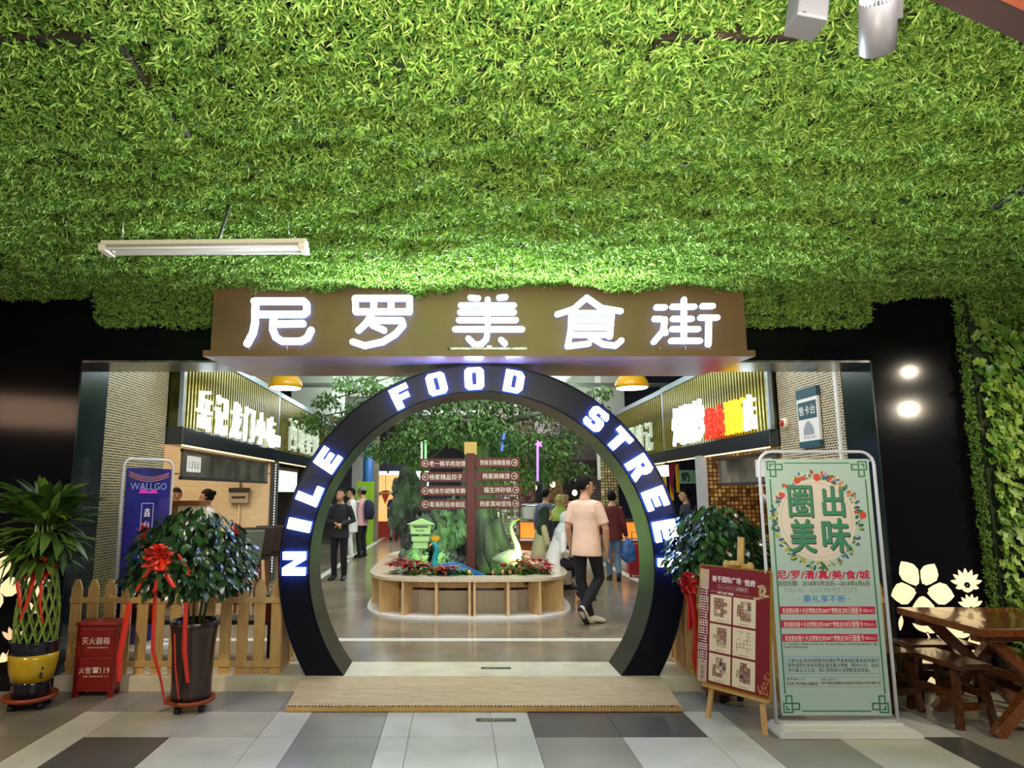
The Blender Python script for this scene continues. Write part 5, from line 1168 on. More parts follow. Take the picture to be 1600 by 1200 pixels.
MB().loft([(.03,0,.14),(-.02,0,.24),(-.0,0,.34),(.02,0,.44),(-.01,0,.5),(-.05,0,.5)], [(.075,.08),(.05,.05),(.036,.036),(.034,.034),(.04,.036),(.02,.02)], (0,1,0), 12).build('neck', M_pn, pk_)
MB().loft([(-.04,0,.5),(-.12,0,.46)], [(.018,.018),(.002,.002)], (0,1,0), 8).build('beak', M_sy if False else M_yd, pk_)
for k in range(5): a = PI/2+(k-2)*.35; MB().prism(petal_poly((0,0), a, .1, .035), (.0,-.01+.004*k,.53), X1, Z1, .006).build('crown_feather', M_yd, pk_)
c = at(795, 880, Y=10.3); gs = thing('goose_statue', 'green lit long necked goose figurine right of the signpost', 'statue', (c.x, 10.3, FZ+.40))
M_goo = mat('goose_pale', (166,190,150), .6)
MB().loft([(-.24,0,.2),(-.1,0,.2),(.05,0,.22),(.16,0,.26)], [(.02,.02),(.11,.1),(.13,.13),(.06,.07)], (0,1,0), 16).build('body', M_goo, gs)
MB().loft([(.13,0,.25),(.12,0,.4),(.06,0,.54),(.03,0,.66),(.06,0,.74),(.1,0,.75)], [(.07,.07),(.045,.045),(.035,.035),(.03,.03),(.036,.036),(.02,.02)], (0,1,0), 12).build('neck', M_goo, gs)
MB().loft([(.1,0,.75),(.19,0,.79)], [(.016,.016),(.003,.003)], (0,1,0), 8).build('beak', M_yd, gs)
for dx in (-.03, .03): MB().tube([(.0,dx,.0),(.0,dx,.12)], .012, 6).build('leg', M_yd, gs)
G_poi = leafmat('poinsettia_leaf', (40,96,30), (84,140,48), .4, .5); M_bract = leafmat('poinsettia_bract', (116,10,22), (186,28,38), .4, .4)
pl_g, pl_r = leafmesh('leaf', 1, .42, .3, G_poi, 3), leafmesh('petal', 1, .4, .25, M_bract, 3)
def poinsettia(lab, px_, Yq, nh, grp='red poinsettias in the planter', red=True):
    x = at(px_, 890, Y=Yq).x; t = thing('poinsettia' if red else 'green_plant', lab, 'flower' if red else 'plant', (x, Yq, FZ+.295), 0, grp); t.scale = (1.2,1.2,1.15)
    MB().lathe([(0,0),(.07,0),(.09,.12),(.08,.12),(0,.1)], n=14).build('pot', MATS['plastic_pot'], t)
    for k in range(26):
        a = R.random()*2*PI; el = R.uniform(-.1,.9); d = (math.cos(a)*math.cos(el), math.sin(a)*math.cos(el), math.sin(el)); inst('leaf', pl_g, t, (.03*d[0], .03*d[1], R.uniform(.08,.2)), look_rot(d), R.uniform(.1,.17))
    for h in range(nh):
        cx, cy, cz = R.uniform(-.15,.15), R.uniform(-.12,.1), R.uniform(.2,.33)
        for k in range(8):
            a = 2*PI*k/8+h; el = .35 if k % 2 else .05; d = (math.cos(a)*math.cos(el), math.sin(a)*math.cos(el)-.25, math.sin(el)); inst('petal', pl_r, t, (cx, cy, cz), look_rot(d), R.uniform(.09,.13))
for lab, px_, Yq, nh in (('red poinsettia at the left end of the planter front', 628, 9.55, 4), ('red poinsettia under the pale green mailbox', 650, 9.45, 5), ('red poinsettia before the peacock neck', 676, 9.42, 4), ('red and green poinsettia before the peacock body', 703, 9.4, 3), ('red poinsettia just right of the signpost foot', 786, 9.45, 3), ('red poinsettia in the middle right of the planter front', 833, 9.5, 5), ('red poinsettia at the right end of the planter front', 850, 9.7, 4), ('red poinsettia behind the goose on the right', 828, 10.6, 4), ('small red poinsettia far back at the right inner edge', 790, 11.2, 2)):
    poinsettia(lab, px_, Yq, nh)
for lab, px_, Yq in (('leafy green plant between peacock and signpost', 720, 9.5), ('leafy green plant under the goose figurine', 803, 9.9), ('leafy green plant at the right front of the planter', 815, 9.45), ('leafy green plant at the far left front of the planter', 640, 9.75)):
    poinsettia(lab, px_, Yq, 0, 'green plants in the planter', False)
# ------------------------------------------------------------------ counters and columns further back
M_orange = emis('orange_lit_panel', (255,150,52), .8); M_smos = brickmat('checker_mosaic', (60,24,28), (220,214,214), (90,60,54), .07, .07, .008, 'xz', 0, .25, -.1)
M_gmos = brickmat('pale_gold_mosaic', (120,100,60), (214,196,140), (70,60,44), .07, .07, .009, 'xz', 0, .25, .1)
def counter(lab, x0, x1, y):
    t = thing('serving_counter', lab, 'counter', ((x0+x1)/2, y, FZ)); h = (x1-x0)/2
    MB().box(-h, h, 0, .6, .92, .97).build('counter_top', M_steel, t); MB().box(-h, h, .1, .6, 0, .92).build('counter_body', woodmat('counter_amber', (150,80,30), (180,104,44), .4), t)
    n = max(1, round(2*h/.8))
    for k in range(n): MB().box(-h+2*h*k/n+.03, -h+2*h*(k+1)/n-.03, .07, .1, .56, .9).build('lit_panel', M_orange, t)
    MB().box(-h, h, .0, .1, .5, .54).build('ledge', M_white, t); MB().box(-h, h, .02, .1, .0, .1).build('plinth', M_white, t)
    return t
counter('orange lit serving counter behind the planter, left of the checker column', .55, 1.02, 15.7)
counter('orange lit serving counter between checker column and seated women', 1.42, 3.0, 15.7)
counter('orange lit serving counter behind the woman in maroon', 3.55, 5.0, 15.7)
def column(lab, x, y, wd, ztop, m):
    t = tag(MB().box(-wd/2, wd/2, -wd/2, wd/2, 0, ztop).build('column', m, None, 0, (x, y, FZ)), lab, 'column'); return t
column('maroon and white checker mosaic column between the orange counters', 1.22, 15.85, .36, 1.95, M_smos)
column('maroon mosaic column behind the standing visitors', at(820,780,Y=17.5).x, 17.5, .5, 3.4, brickmat('maroon_mosaic', (84,20,24), (150,120,110), (60,30,30), .07, .07, .009, 'xz', 0, .25, -.3))
column('pale gold mosaic column behind the walking man', at(953,780,Y=17).x, 17, .34, 3.2, M_gmos)
column('gold mosaic panel column further back in the middle', at(868,780,Y=19).x, 19, .36, 3, M_goldmos)
column('grey mosaic column at the left aisle beside the blue pipe', at(583,780,Y=23).x, 23, .34, 3.6, M_mosL)
column('white pillar at the far left aisle', at(566,760,Y=24).x-.15, 24.3, .45, 4.6, M_white)
tag(MB().loft([(0,0,0),(0,0,4)], [(.16,.16)]*2, (1,0,0), 16).build('blue_pipe', mat('pipe_blue', (60,120,190), .4), None, 0, (at(574.5,760,Y=22.5).x, 22.5, FZ)), 'upright sky blue pipe at the left aisle', 'pipe')
tag(MB().box(-.25,.25,-.2,.2,0,1.9).build('green_stall', mat('lime_green', (150,200,40), .5), None, 0, (at(568,800,Y=21.5).x, 21.8, FZ)), 'lime green stall panel behind the man in pink', 'stall')
t = thing('arched_stall', 'orange lit arched food stall far down the left aisle', 'stall', (at(603,800,Y=25).x, 25, FZ))
MB().box(-.5,.5,.2,.5,0,2.2).build('back_panel', emis('stall_amber', (255,196,120), .75), t); MB().box(-.55,.55,-.1,.2,0,.55).build('counter', mat('stall_red', (176,52,34), .5), t)
pts = [(-.5+.0,0,0)]+[(-.5*math.cos(PI*i/12), 0, .9+.7*math.sin(PI*i/12)) for i in range(13)]+[(.5,0,0)]
MB().tube(pts, .05, 8).build('arch_frame', M_steel, t)
t = thing('pennant', 'red triangular pennant with yellow edge hanging in the left aisle', 'pennant', at(602, 786, Y=20))
MB().prism([(0,0),(.11,.27),(-.11,.27)], (0,0,0), X1, Z1, .01).build('cloth', M_red, t); MB().prism([(0,-.05),(.14,.3),(-.14,.3)], (0,.011,0), X1, Z1, .01).build('border', M_yd, t); MB().tube([(0,0,.29),(0,0,4.75-t.location.z)], .006, 5).build('string', M_dark, t)
# far windows and stalls at the end wall
M_win = emis('far_window', (230,244,255), 2.2)
for k in range(3):
    t = thing('window', ('%s bright window pane in the far end wall' % ('first','second','third')[k])+', counted from the left', 'window', (-4.0+k*.95, 31.9, 1.8), 0, 'bright windows in the far wall')
    MB().box(0, .85, 0, .05, .02, .85).build('pane', M_win, t); mb = MB()
    for a in ((-.03,0,0,.9),(.85,.88,0,.9),(-.03,.88,.86,.9),(-.03,.88,-.03,.02)): mb.box(a[0], a[1], -.03, .06, a[2], a[3])
    mb.build('frame', M_steelf, t)
tag(MB().box(-.3,.3,0,.1,0,2.4).build('lit_doorway', emis('doorway_glow', (220,235,255), 2.0), None, 0, (at(614,780,Y=31).x, 31, FZ)), 'bright white doorway at the end of the left aisle', 'doorway')
M_gbr = brickmat('grey_brick', (128,112,112), (150,134,130), (100,88,88), .24, .08, .01, 'xz', .5, .6, 0)
struct(MB().box(1.0, 6.5, 20, 20.3, FZ, 4.75), 'wall_middle', M_gbr)
struct(MB().box(1.0, 6.5, 19.7, 20, 2.3, 2.6), 'trim_14', mat('dark_beam_far', (70,58,56), .5))
for k, (x0, x1, lab) in enumerate(((1.3,2.5,'dark kitchen hatch in the grey brick wall behind the visitors'), (2.9,3.6,'grey framed window hatch with lit lamp in the brick wall'))):
    t = thing('kitchen_hatch', lab, 'hatch', ((x0+x1)/2, 19.98, 1.2)); h = (x1-x0)/2
    MB().box(-h, h, -.04, .0, 0, 1.0).build('opening', mat('hatch_dark', (40,36,38), .5), t); MB().box(-h-.05, h+.05, -.06, 0, -.05, 0).build('sill', M_steelf, t)
    for s in (-1, 1): MB().box(s*h-.03, s*h+.03, -.06, 0, 0, 1.0).build('jamb', M_steelf, t)
for lab, x, y in (('small round pendant lamp before the dark kitchen hatch', 864, 757), ('small round pendant lamp left of the gold panel column', 835, 762), ('bright yellow white lamp in the framed window hatch', 898, 770)):
    c = at(x, y, Y=18.6); t = thing('globe_lamp', lab, 'lamp', c, 0, 'small globe lamps'); MB().ell((0,0,0), (.07,.07,.08), 12, 8).build('globe', emis('globe_glow', (255,236,190), 3), t); MB().tube([(0,0,.07),(0,0,4.75-c.z)], .006, 5).build('cord', M_dark, t)
t = thing('stock_pot', 'wide white soup pot standing on the orange lit counter', 'pot', (at(822, 815, Y=15.9).x+.16, 15.95, FZ+.97))
MB().lathe([(0,0),(.28,0),(.31,.03),(.32,.26),(.33,.27),(.3,.275),(0,.27)], n=28).build('pot_body', M_white, t); MB().lathe([(.33,.275),(.26,.33),(.05,.36),(0,.362)], n=28).build('lid', M_steel, t); MB().lathe([(.0,.36),(.03,.37),(.04,.4),(0,.41)], n=12).build('knob', M_dark, t)
t = thing('steamer_tray', 'steel steamer tray with lid on the left orange lit counter', 'tray', (.8, 15.95, FZ+.97))
MB().box(-.2,.2,-.2,.2,0,.16).build('tray_body', M_steel, t, .02); MB().box(-.16,.16,-.16,.16,.16,.24).build('heaped_food', mat('food_tan', (190,150,100), .7, vary=.3, scale=20), t, .03)
# right stall beyond the gold mosaic
t = thing('fringed_pennant', 'maroon and yellow pointed pennant hanging in the right stall', 'pennant', at(1050, 765, Y=13.0))
MB().prism([(0,-.1),(.09,.5),(-.09,.5)], (0,0,0), X1, Z1, .01).build('cloth', mat('pennant_maroon', (130,20,44), .5), t)
for dx in (-.12, .0, .12): MB().box(dx-.03, dx+.03, .012, .02, -.05 if dx else -.2, .48).build('ribbon', M_yd, t)
MB().tube([(-.16,0,.5),(.16,0,.5)], .015, 6).build('rod', M_dark, t); MB().tube([(0,0,.5),(0,0,4.75-t.location.z)], .005, 5).build('string', M_dark, t)
t = thing('milk_sign', 'small green and white sign hanging in the right stall', 'sign', at(1076, 745, Y=13.6))
MB().box(-.2,.2,0,.02,-.13,.13).build('sign_body', mat('sign_pale_green', (150,206,180), .4), t); mb = MB(); text(mb, '奶', (-.06,0,0), X1, Z1, .16, .18, .002, bold=.03, flat=True); mb.build('lettering', M_dark, t); MB().tube([(0,.01,.13),(0,.01,4.75-t.location.z)], .005, 5).build('string', M_dark, t)
t = thing('menu_light_box', 'white lit menu light box over the right stall', 'light box', (3.85, 13.9, 1.98)); MB().box(-.04,.04,-1.2,1.2,0,.2).build('lit_face', emis('menu_white', (225,248,255), 2.2), t); MB().box(-.05,.06,-1.22,1.22,.2,.24).build('frame', M_dark, t)
t = thing('menu_light_box', 'white lit menu light box under the second left shop sign', 'light box', (-3.5, 14.3, 1.7)); MB().box(-.04,.04,-.9,.9,0,.42).build('lit_face', emis('menu_white2', (225,248,225), .9), t); MB().box(-.06,.05,-.95,.95,.42,.48).box(-.01,.01,-.8,-.78,.48,.56).box(-.01,.01,.78,.8,.48,.56).build('frame', M_dark, t)
struct(MB().box(3.9, 9, 17.4, 17.6, FZ, 4.7), 'wall_right_stall', mat('stall_navy', (40,46,74), .5))
struct(MB().box(-8, -3.6, 17.8, 18.0, FZ, 4.7), 'wall_left_stall', mat('stall_brown', (60,50,46), .5))
t = thing('shopping_bags', 'blue bag with white print', 'bag', (0,0,0)) if False else None
# ------------------------------------------------------------------ people
M_skin = mat('skin', (200,150,120), .5, vary=.05, scale=12); M_hair = mat('hair_black', (12,10,10), .8, spec=.2, bump=.5, bscale=60); M_shoew = mat('shoe_white', (214,206,192), .5); M_shoeb = mat('shoe_black', (22,22,24), .45); M_sole = mat('shoe_sole', (46,44,44), .7); M_eye = mat('eye_dark', (20,16,16), .2)
def cloth(n, c): return mat('cloth_'+n, c, .85, vary=.04, scale=5, bump=.25, bscale=9)
def solid(mb, name, m, parent, vox, it=4, label=None):
    o = mb.build(name, m, parent, label=label)
    r_ = o.modifiers.new('skin', 'REMESH'); r_.mode = 'VOXEL'; r_.voxel_size = vox; r_.use_smooth_shade = True
    s_ = o.modifiers.new('smooth', 'SMOOTH'); s_.iterations = it; s_.factor = .5
    return o
def person(label, loc, yaw=0, H=1.7, head_yaw=None, top=None, top_len='short', low=None, low_kind='trousers', shoes=None, hair='short', hair_m=None, J=None, dz=0, bow_=0, vox=.009, group=None, female=False, hood=None, sleeve=.45, head_tilt=0):
    """joints J are offsets in metres (for a 1.75 m figure) in the room's axes from the point on the floor below the pelvis"""
    s = H/1.75; t = thing('person', label, 'person', loc, 0, group)
    Rz = Matrix.Rotation(math.radians(yaw), 3, 'Z'); hy = math.radians(yaw if head_yaw is None else head_yaw); Rh = Matrix.Rotation(hy, 3, 'Z') @ Matrix.Rotation(math.radians(-head_tilt), 3, 'X')
    sw = .148 if female else .168
    D = {'hl':(-.09,0,.93+dz), 'hr':(.09,0,.93+dz), 'kl':(-.1,.03,.50), 'kr':(.1,.03,.50), 'al':(-.1,-.02,.09), 'ar':(.1,-.02,.09), 'tl':(-.13,.15,.03), 'tr':(.13,.15,.03),
         'sl':(-sw,bow_*.9,1.415+dz), 'sr':(sw,bow_*.9,1.415+dz), 'el':(-sw-.06,-.03+bow_*.6,1.13+dz), 'er':(sw+.06,-.03+bow_*.6,1.13+dz), 'wl':(-sw-.07,.05+bow_*.4,.89+dz), 'wr':(sw+.07,.05+bow_*.4,.89+dz)}
    P = {k: Rz @ Vector(v) for k, v in D.items()}
    for k, v in (J or {}).items(): P[k] = Vector(v)
    sd = Rz @ Vector((1,0,0)); fw = Rz @ Vector((0,1,0))
    c = lambda f, z: Vector((0,0,z+dz))+fw*f
    b = bow_
    tor = [(c(0,.84),.13,.10),(c(0,.93),.155,.112),(c(.005+b*.15,1.06),.142 if not female else .13,.10),(c(.01+b*.5,1.22),.148,.108),(c(.0+b*.8,1.34),.155 if not female else .14,.102),(c(-.01+b*.95,1.42),.118,.08),(c(-.01+b*1.05,1.475),.075,.066),(c(.0+b*1.15,1.52),.055,.056),(c(.012+b*1.25,1.57),.054,.058)]
    hc = c(.025+b*1.4, 1.632)
    sc = lambda v: Vector(v)*s
    def L(mb, ps, rs, n=12, side=None): mb.loft([sc(p) for p in ps], [(a*s, q*s) for a, q in rs], side or sd, n)
    mb = MB(); L(mb, [p for p, _, _ in tor], [(a, q) for _, a, q in tor], 18)
    hp = lambda x, y, z: hc+Rh @ Vector((x*1.07, y*1.07, z*1.03))
    # head with chin, nose, ears
    L(mb, [hp(0,.045,-.118),hp(0,.04,-.10),hp(0,.02,-.06),hp(0,.005,-.01),hp(0,-.005,.04),hp(0,-.01,.08),hp(0,-.012,.108),hp(0,-.012,.118)], [(.024,.022),(.043,.045),(.062,.074),(.072,.09),(.075,.095),(.065,.082),(.042,.052),(.012,.015)], 18, Rh @ Vector((1,0,0)))
    L(mb, [hp(0,.088,.02),hp(0,.106,-.012),hp(0,.112,-.028),hp(0,.094,-.036)], [(.008,.008),(.011,.012),(.015,.012),(.008,.006)], 8, Rh @ Vector((1,0,0)))
    L(mb, [hp(-.02,.088,-.066),hp(0,.098,-.065),hp(.02,.088,-.066)], [(.004,.006),(.008,.010),(.004,.006)], 8, (0,0,1))
    for q in (-1, 1): L(mb, [hp(q*.071,.0,-.03),hp(q*.081,-.008,.0),hp(q*.077,-.004,.03)], [(.008,.014),(.010,.022),(.007,.014)], 8, Rh @ Vector((1,0,0)))
    for q in 'lr':
        S, E, Wr = P['s'+q], P['e'+q], P['w'+q]; q2 = -1 if q == 'l' else 1
        L(mb, [S-sd*q2*.05, S, S.lerp(E,.5), E, E.lerp(Wr,.35), Wr], [(.05,.05),(.056,.06),(.046,.05),(.039,.041),(.040,.042),(.027,.024)], 12, fw)
        d = (Wr-E).normalized(); pd = (-sd*q2*.35+fw).normalized(); pd = (pd-d*pd.dot(d)).normalized(); nr = d.cross(pd).normalized()
        p0 = Wr+d*.005; L(mb, [Wr-d*.02, p0+d*.02, p0+d*.06, p0+d*.092], [(.026,.022),(.036,.018),(.042,.016),(.040,.013)], 10, pd)
        for i, (o_, ln) in enumerate(((-.029,.066),(-.010,.076),(.010,.082),(.029,.074))):
            b0 = p0+d*.08+pd*o_; cu = nr*(q2*.012); L(mb, [b0, b0+d*ln*.45+cu*.5, b0+d*ln*.8+cu*1.8, b0+d*ln+cu*2.8], [(.0105,.0105),(.010,.010),(.009,.009),(.007,.007)], 7, pd)
        L(mb, [p0+d*.012+pd*.02, p0+d*.04+pd*.05, p0+d*.075+pd*.062], [(.015,.014),(.0115,.011),(.008,.008)], 7, nr)
        K, A = P['k'+q], P['a'+q]; Hh = P['h'+q]
        L(mb, [Hh+Vector((0,0,.02)), Hh.lerp(K,.4), K, K.lerp(A,.35), A, A+Vector((0,0,-.03))], [(.072,.088),(.072,.082),(.053,.056),(.055,.058),(.036,.04),(.036,.045)], 12, sd)
    solid(mb, 'body', M_skin, t, vox)
    for q in (-1, 1):
        MB().ell(sc(hp(q*.03,.083,.004)), (.011*s,.008*s,.0065*s), 8, 6).build('eye', M_eye, t)
        MB().bar(sc(hp(q*.045,.083,.027)), sc(hp(q*.015,.09,.029)), .008*s, .006*s).build('eyebrow', M_hair, t)
    # trousers / skirt
    if low:
        mb = MB(); g = .017
        L(mb, [tor[0][0]+Vector((0,0,-.02)), tor[1][0], c(b*.1,1.01)], [(.145+g,.108+g),(.156+g,.114+g),(.140+g,.10+g)], 18)
        if low_kind == 'trousers':
            for q in 'lr':
                K, A, Hh = P['k'+q], P['a'+q], P['h'+q]; A2 = A+(A-K).normalized()*.0
                L(mb, [Hh+Vector((0,0,.02)), Hh.lerp(K,.4), K, K.lerp(A2,.4), A2], [(.078,.098),(.084,.094),(.066,.07),(.066,.07),(.054,.06)], 14, sd)
        else:
            ka = (P['kl']+P['kr'])/2; aa = (P['al']+P['ar'])/2
            if dz < -.1:
                L(mb, [c(0,.93), ((P['hl']+P['hr'])/2).lerp(ka,.5), ka, ka.lerp(aa,.5), aa], [(.17,.13),(.19,.12),(.18,.11),(.19,.11),(.20,.12)], 18)
            else: L(mb, [c(0,.95), c(0,.75), Vector((0,0,.45)), Vector((0,0,.08))], [(.18,.13),(.2,.15),(.215,.165),(.24,.18)], 18)
        solid(mb, 'trousers' if low_kind == 'trousers' else 'skirt', low, t, max(vox,.01))
    if top:
        mb = MB(); g = .018 if top_len != 'coat' else .03
        rings = [(c(b*.0,.80 if top_len == 'short' else .66),(.178+g, .142+g)),(c(b*.0,.86),(.172+g, .136+g))]+[(p+fw*0,(a+g+(.012 if i < 2 else 0), q+g+(.012 if i < 2 else 0))) for i, (p, a, q) in enumerate(tor[1:6])]+[(tor[6][0]-Vector((0,0,.012)),(.088,.08))]
        L(mb, [p for p, _ in rings], [r_ for _, r_ in rings], 20)
        for q in 'lr':
            S, E, Wr = P['s'+q], P['e'+q], P['w'+q]; q2 = -1 if q == 'l' else 1
            path = [S-sd*q2*.09+Vector((0,0,.012)), S+Vector((0,0,-.012)), S.lerp(E,.5), E, E.lerp(Wr,.5), E.lerp(Wr,.96)]; rad = [(.05,.052),(.058,.066),(.06,.066),(.055,.058),(.05,.053),(.042,.045)]
            if sleeve < 1: path = path[:3]+[S.lerp(E,.8)]; rad = rad[:3]+[(.06,.066)]
            L(mb, path, rad, 14, fw)
        solid(mb, 'shirt' if top_len != 'coat' else 'coat', top, t, max(vox,.01), 3)
    for q in 'lr':
        A, T = P['a'+q], P['t'+q]; d = (T-A); dd = Vector((d.x, d.y, d.z)).normalized(); hb = A-dd*.07+Vector((0,0,-.045)) if abs(d.z) < .12 else A-dd*.03
        up = Vector((0,0,1))
        mb = MB(); L(mb, [A-dd*.085+Vector((0,0,-.045)), A-dd*.06+Vector((0,0,-.03)), A+Vector((0,0,-.028)), A.lerp(T,.55)+Vector((0,0,-.012)), T, T+dd*.045], [(.028,.03),(.038,.055),(.042,.058),(.046,.042),(.046,.032),(.03,.022)], 12, sd)
        o = solid(mb, 'shoe', shoes or M_shoeb, t, .008, 2)
        mb = MB(); dn = Vector((0,0,-.052)) if abs(d.z) < .12 else sd.cross(dd).normalized()*.05; dn = dn if dn.z < 0 else -dn
        L(mb, [A-dd*.09+dn, A-dd*.05+dn, A.lerp(T,.4)+dn*.86, T+dn*.6, T+dd*.05+dn*.35], [(.026,.010),(.04,.012),(.042,.012),(.047,.012),(.03,.010)], 12, sd); mb.build('sole', M_sole, t)
    hm = hair_m or M_hair
    def cap(rx, ry, rz_, off, keep, name, m):
        mb = MB(); mb.ell((0,0,0), (rx, ry, rz_), 24, 16); keepf = []
        fs = [f for f in mb.f if keep(sum((Vector(mb.v[i]) for i in f), Vector())/len(f))]
        vs = [sc(hp(*(Vector(v)+Vector(off)))) for v in mb.v]; o = MB().add(vs, fs, 0, True).build(name, m, t)
        so = o.modifiers.new('thick', 'SOLIDIFY'); so.thickness = .014*s; so.offset = -1; return o
    if hair == 'short': cap(.084,.103,.112,(0,-.012,.022), lambda v: not (v.y > .035 and v.z < .045) and v.z > -.07 and not (v.z < -.03 and v.y > -.02), 'hair', hm)
    elif hair == 'long':
        cap(.086,.105,.116,(0,-.014,.02), lambda v: not (v.y > .03 and v.z < .05) and v.z > -.09, 'hair', hm)
        mb = MB(); L(mb, [hp(0,-.06,.02),hp(0,-.085,-.08),hp(0,-.095,-.2),hp(0,-.09,-.28)], [(.07,.05),(.075,.045),(.08,.035),(.05,.02)], 14, Rh @ Vector((1,0,0))); mb.build('hair_back', hm, t)
    elif hair == 'bun':
        cap(.085,.104,.114,(0,-.013,.02), lambda v: not (v.y > .03 and v.z < .05) and v.z > -.08, 'hair', hm); MB().ell(sc(hp(0,-.10,.06)), (.045*s,.045*s,.045*s), 12, 8).build('hair_bun', hm, t)
    elif hair == 'hijab':
        cap(.097,.118,.130,(0,-.018,.012), lambda v: not (v.y > .055 and v.z < .085 and v.z > -.095 and abs(v.x) < .062), 'headscarf', hood)
        mb = MB(); L(mb, [hp(0,-.01,-.06), c(.0+b*1.15,1.52), c(.0+b*.9,1.43), c(.02+b*.7,1.30), c(.03+b*.6,1.22)], [(.085,.10),(.105,.105),(.19,.125),(.20,.145),(.17,.13)], 20); solid(mb, 'headscarf_drape', hood, t, max(vox,.01), 4)
    elif hair == 'cap':
        cap(.083,.102,.108,(0,-.012,.015), lambda v: not (v.y > .03 and v.z < .04) and v.z > -.06, 'hair', hm)
        cap(.09,.11,.105,(0,-.01,.04), lambda v: v.z > .0, 'cap', hood); mb = MB(); mb.loft([sc(hp(0,.08,.045)), sc(hp(0,.17,.03))], [(.07*s,.008*s),(.05*s,.006*s)], Rh @ Vector((1,0,0)), 12); mb.build('cap_peak', hood, t)
    return t
peach = cloth('peach', (232,196,172)); blk = cloth('black', (20,20,26)); blk2 = cloth('black_shirt', (40,42,48)); mar = cloth('maroon', (96,34,36)); jean = cloth('jeans', (96,124,150)); wht = cloth('white', (226,226,222)); pink = cloth('pink', (220,172,178)); navy = cloth('navy', (28,32,56)); grey = cloth('grey', (120,124,130))
blu = cloth('blue_grey', (96,106,130)); beige = cloth('beige', (166,146,128)); dgreen = cloth('dark_green', (22,34,32)); ygreen = cloth('yellow_green', (170,180,96)); pale = cloth('pale_grey', (196,206,200))
person('man in peach t-shirt and black trousers walking right beside the planter', (1.60, 8.66, FZ), -38, 1.75, -78, peach, 'short', blk, shoes=M_shoew, J={
    'kl':(-.07,.06,.50),'al':(.02,.0,.085),'tl':(.17,.06,.03),'kr':(.15,.02,.53),'ar':(-.09,-.16,.19),'tr':(-.03,-.05,.05),
    'er':(.215,-.14,1.12),'wr':(.235,-.06,.87),'el':(-.20,.12,1.13),'wl':(-.16,.20,.92)}, vox=.008)
person('woman in maroon long sleeved top and light blue jeans walking away', (2.83, 12.7, FZ), -8, 1.58, -8, mar, 'short', jean, shoes=M_shoeb, hair='bun', sleeve=1, female=True, J={'ar':(.06,-.14,.14),'tr':(.08,-.03,.05),'kr':(.08,.05,.52),'al':(-.06,.12,.09),'tl':(-.06,.27,.03),'wr':(.27,.03,.86)}, vox=.01)
person('man in black shirt with gold belt buckle looking down at his hands', (-2.12, 12.9, FZ), 172, 1.62, 165, blk2, 'short', blk, head_tilt=-25, sleeve=1, J={'el':(.27,-.02,1.14),'wl':(.05,-.22,1.07),'er':(-.27,-.02,1.14),'wr':(-.05,-.22,1.09)}, vox=.01)
b_ = tag(MB().box(-.03,.03,-.012,.012,-.022,.022).build('belt_buckle', M_gold, None, .004, (-2.10, 12.9-.137, FZ+.935)), 'gold belt buckle of the man in black', 'buckle'); 
person('bearded visitor in long white shirt and white trousers at the left stall', (at(549,800,Y=16.9).x, 16.9, FZ), 95, 1.66, 110, wht, 'coat', wht, shoes=M_shoew, sleeve=1, vox=.011)
p5 = person('man in pink t-shirt and grey cap carrying a dark backpack', (at(566,800,Y=17.2).x, 17.2, FZ), 60, 1.68, 75, pink, 'short', blk, hair='cap', hood=grey, hair_m=M_hair, J={'el':(-.14,.16,1.15),'wl':(-.2,.32,1.1)}, vox=.011)
Rp = Matrix.Rotation(math.radians(60), 3, 'Z'); MB().loft([Rp @ Vector((0,-.2,.92)), Rp @ Vector((0,-.22,1.1)), Rp @ Vector((0,-.2,1.3)), Rp @ Vector((0,-.17,1.38))], [(.15,.07),(.17,.11),(.15,.09),(.1,.04)], Rp @ Vector((1,0,0)), 16).build('backpack', navy, p5, label='dark navy backpack')
person('far visitor in navy t-shirt and grey trousers walking down the left aisle', (at(616,800,Y=23.5).x, 23.5, FZ), 0, 1.6, 0, navy, 'short', grey, J={'ar':(.1,-.16,.16),'tr':(.1,-.05,.06)}, vox=.012)
sit = {'hl':(.02,.09,.60),'hr':(.02,-.09,.60),'kl':(.44,.1,.52),'kr':(.44,-.1,.52),'al':(.46,.1,.09),'ar':(.46,-.1,.09),'tl':(.62,.1,.03),'tr':(.62,-.1,.03),'el':(.12,.25,.80),'er':(.12,-.25,.80),'wl':(.32,.10,.72),'wr':(.32,-.10,.72)}
person('seated woman in black headscarf and beige coat on the planter bench', (1.38, 11.7, FZ), -90, 1.62, -100, beige, 'coat', beige, 'skirt', hair='hijab', hood=dgreen, dz=-.335, bow_=.08, sleeve=1, female=True, J=sit, vox=.011)
person('seated woman in pale headscarf and white blouse on the bench front', (1.46, 10.55, FZ), -90, 1.56, -80, wht, 'coat', blk, 'trousers', hair='hijab', hood=pale, dz=-.335, bow_=.16, sleeve=1, female=True, J=sit, vox=.011)
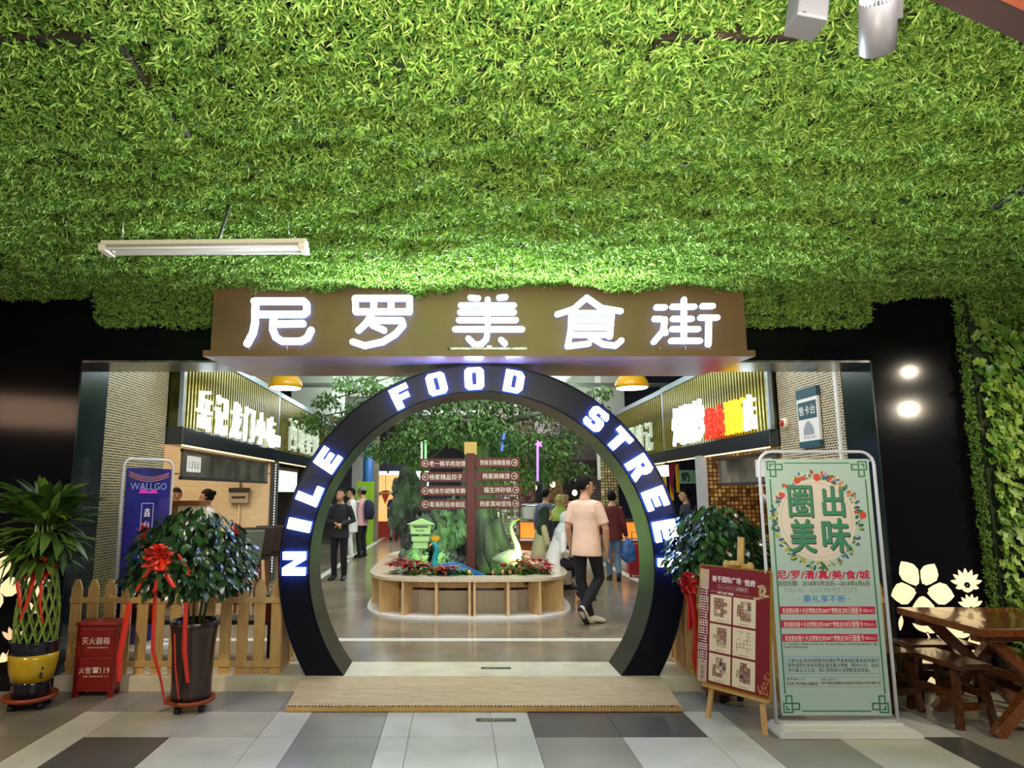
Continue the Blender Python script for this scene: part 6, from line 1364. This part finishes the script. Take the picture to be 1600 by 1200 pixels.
person('standing woman in yellow green headscarf and dark long dress', (1.86, 12.5, FZ), 150, 1.50, 160, navy, 'coat', navy, 'skirt', hair='hijab', hood=ygreen, sleeve=1, female=True, vox=.011)
person('standing man in blue grey shirt seen from behind near the black headscarf', (1.74, 13.5, FZ), -30, 1.62, -60, blu, 'short', blk, sleeve=1, vox=.011)
person('dark haired visitor in maroon top behind the headscarf women', (2.12, 13.3, FZ), 120, 1.58, 130, mar, 'short', blk, hair='long', female=True, sleeve=1, vox=.011)
person('kitchen worker with dark hair behind the tall counter, left one', (at(275,780,Y=10.35).x, 10.35, FZ), 200, 1.62, 210, wht, 'short', blk, vox=.012)
person('kitchen worker with dark hair behind the tall counter, right one', (at(325,780,Y=10.35).x, 10.35, FZ), 110, 1.60, 100, wht, 'short', blk, hair='bun', vox=.012)
person('dark haired visitor at the right stall beyond the right money tree', (at(1072,790,Y=12.9).x, 12.9, FZ), 90, 1.62, 90, navy, 'short', blk, vox=.012)
t = thing('plastic_bag', 'blue and white plastic bag hanging beside the woman in maroon', 'bag', (3.10, 12.72, FZ+.32))
mb = MB(); mb.loft([(0,0,0),(0,0,.06),(0,0,.22),(0,0,.34),(0,0,.42)], [(.05,.03),(.13,.06),(.14,.07),(.10,.05),(.03,.02)], (1,0,0), 16); mb.build('bag_body', mat('bag_blue', (60,104,170), .35, vary=.3, scale=9), t)
for dx in (-.03, .03): MB().tube([(dx,0,.40),(dx*.5,0,.47),(0,0,.5)], .006, 5).build('handle', M_white, t)
t = thing('suitcase', 'red suitcase standing right of the woman in maroon', 'suitcase', (3.42, 13.3, FZ))
MB().box(-.2,.2,-.12,.12,.05,.62).build('case', mat('case_red', (178,34,48), .4), t, .03)
for dx in (-.15,.15): MB().loft([(dx-.015,0,.03),(dx+.015,0,.03)], [(.03,.03)]*2, (0,1,0), 10).build('wheel', M_dark, t)
mb = MB().tube([(-.08,.08,.6),(-.08,.08,.82),(.08,.08,.82),(.08,.08,.6)], .01, 6); mb.build('handle', M_dark, t)
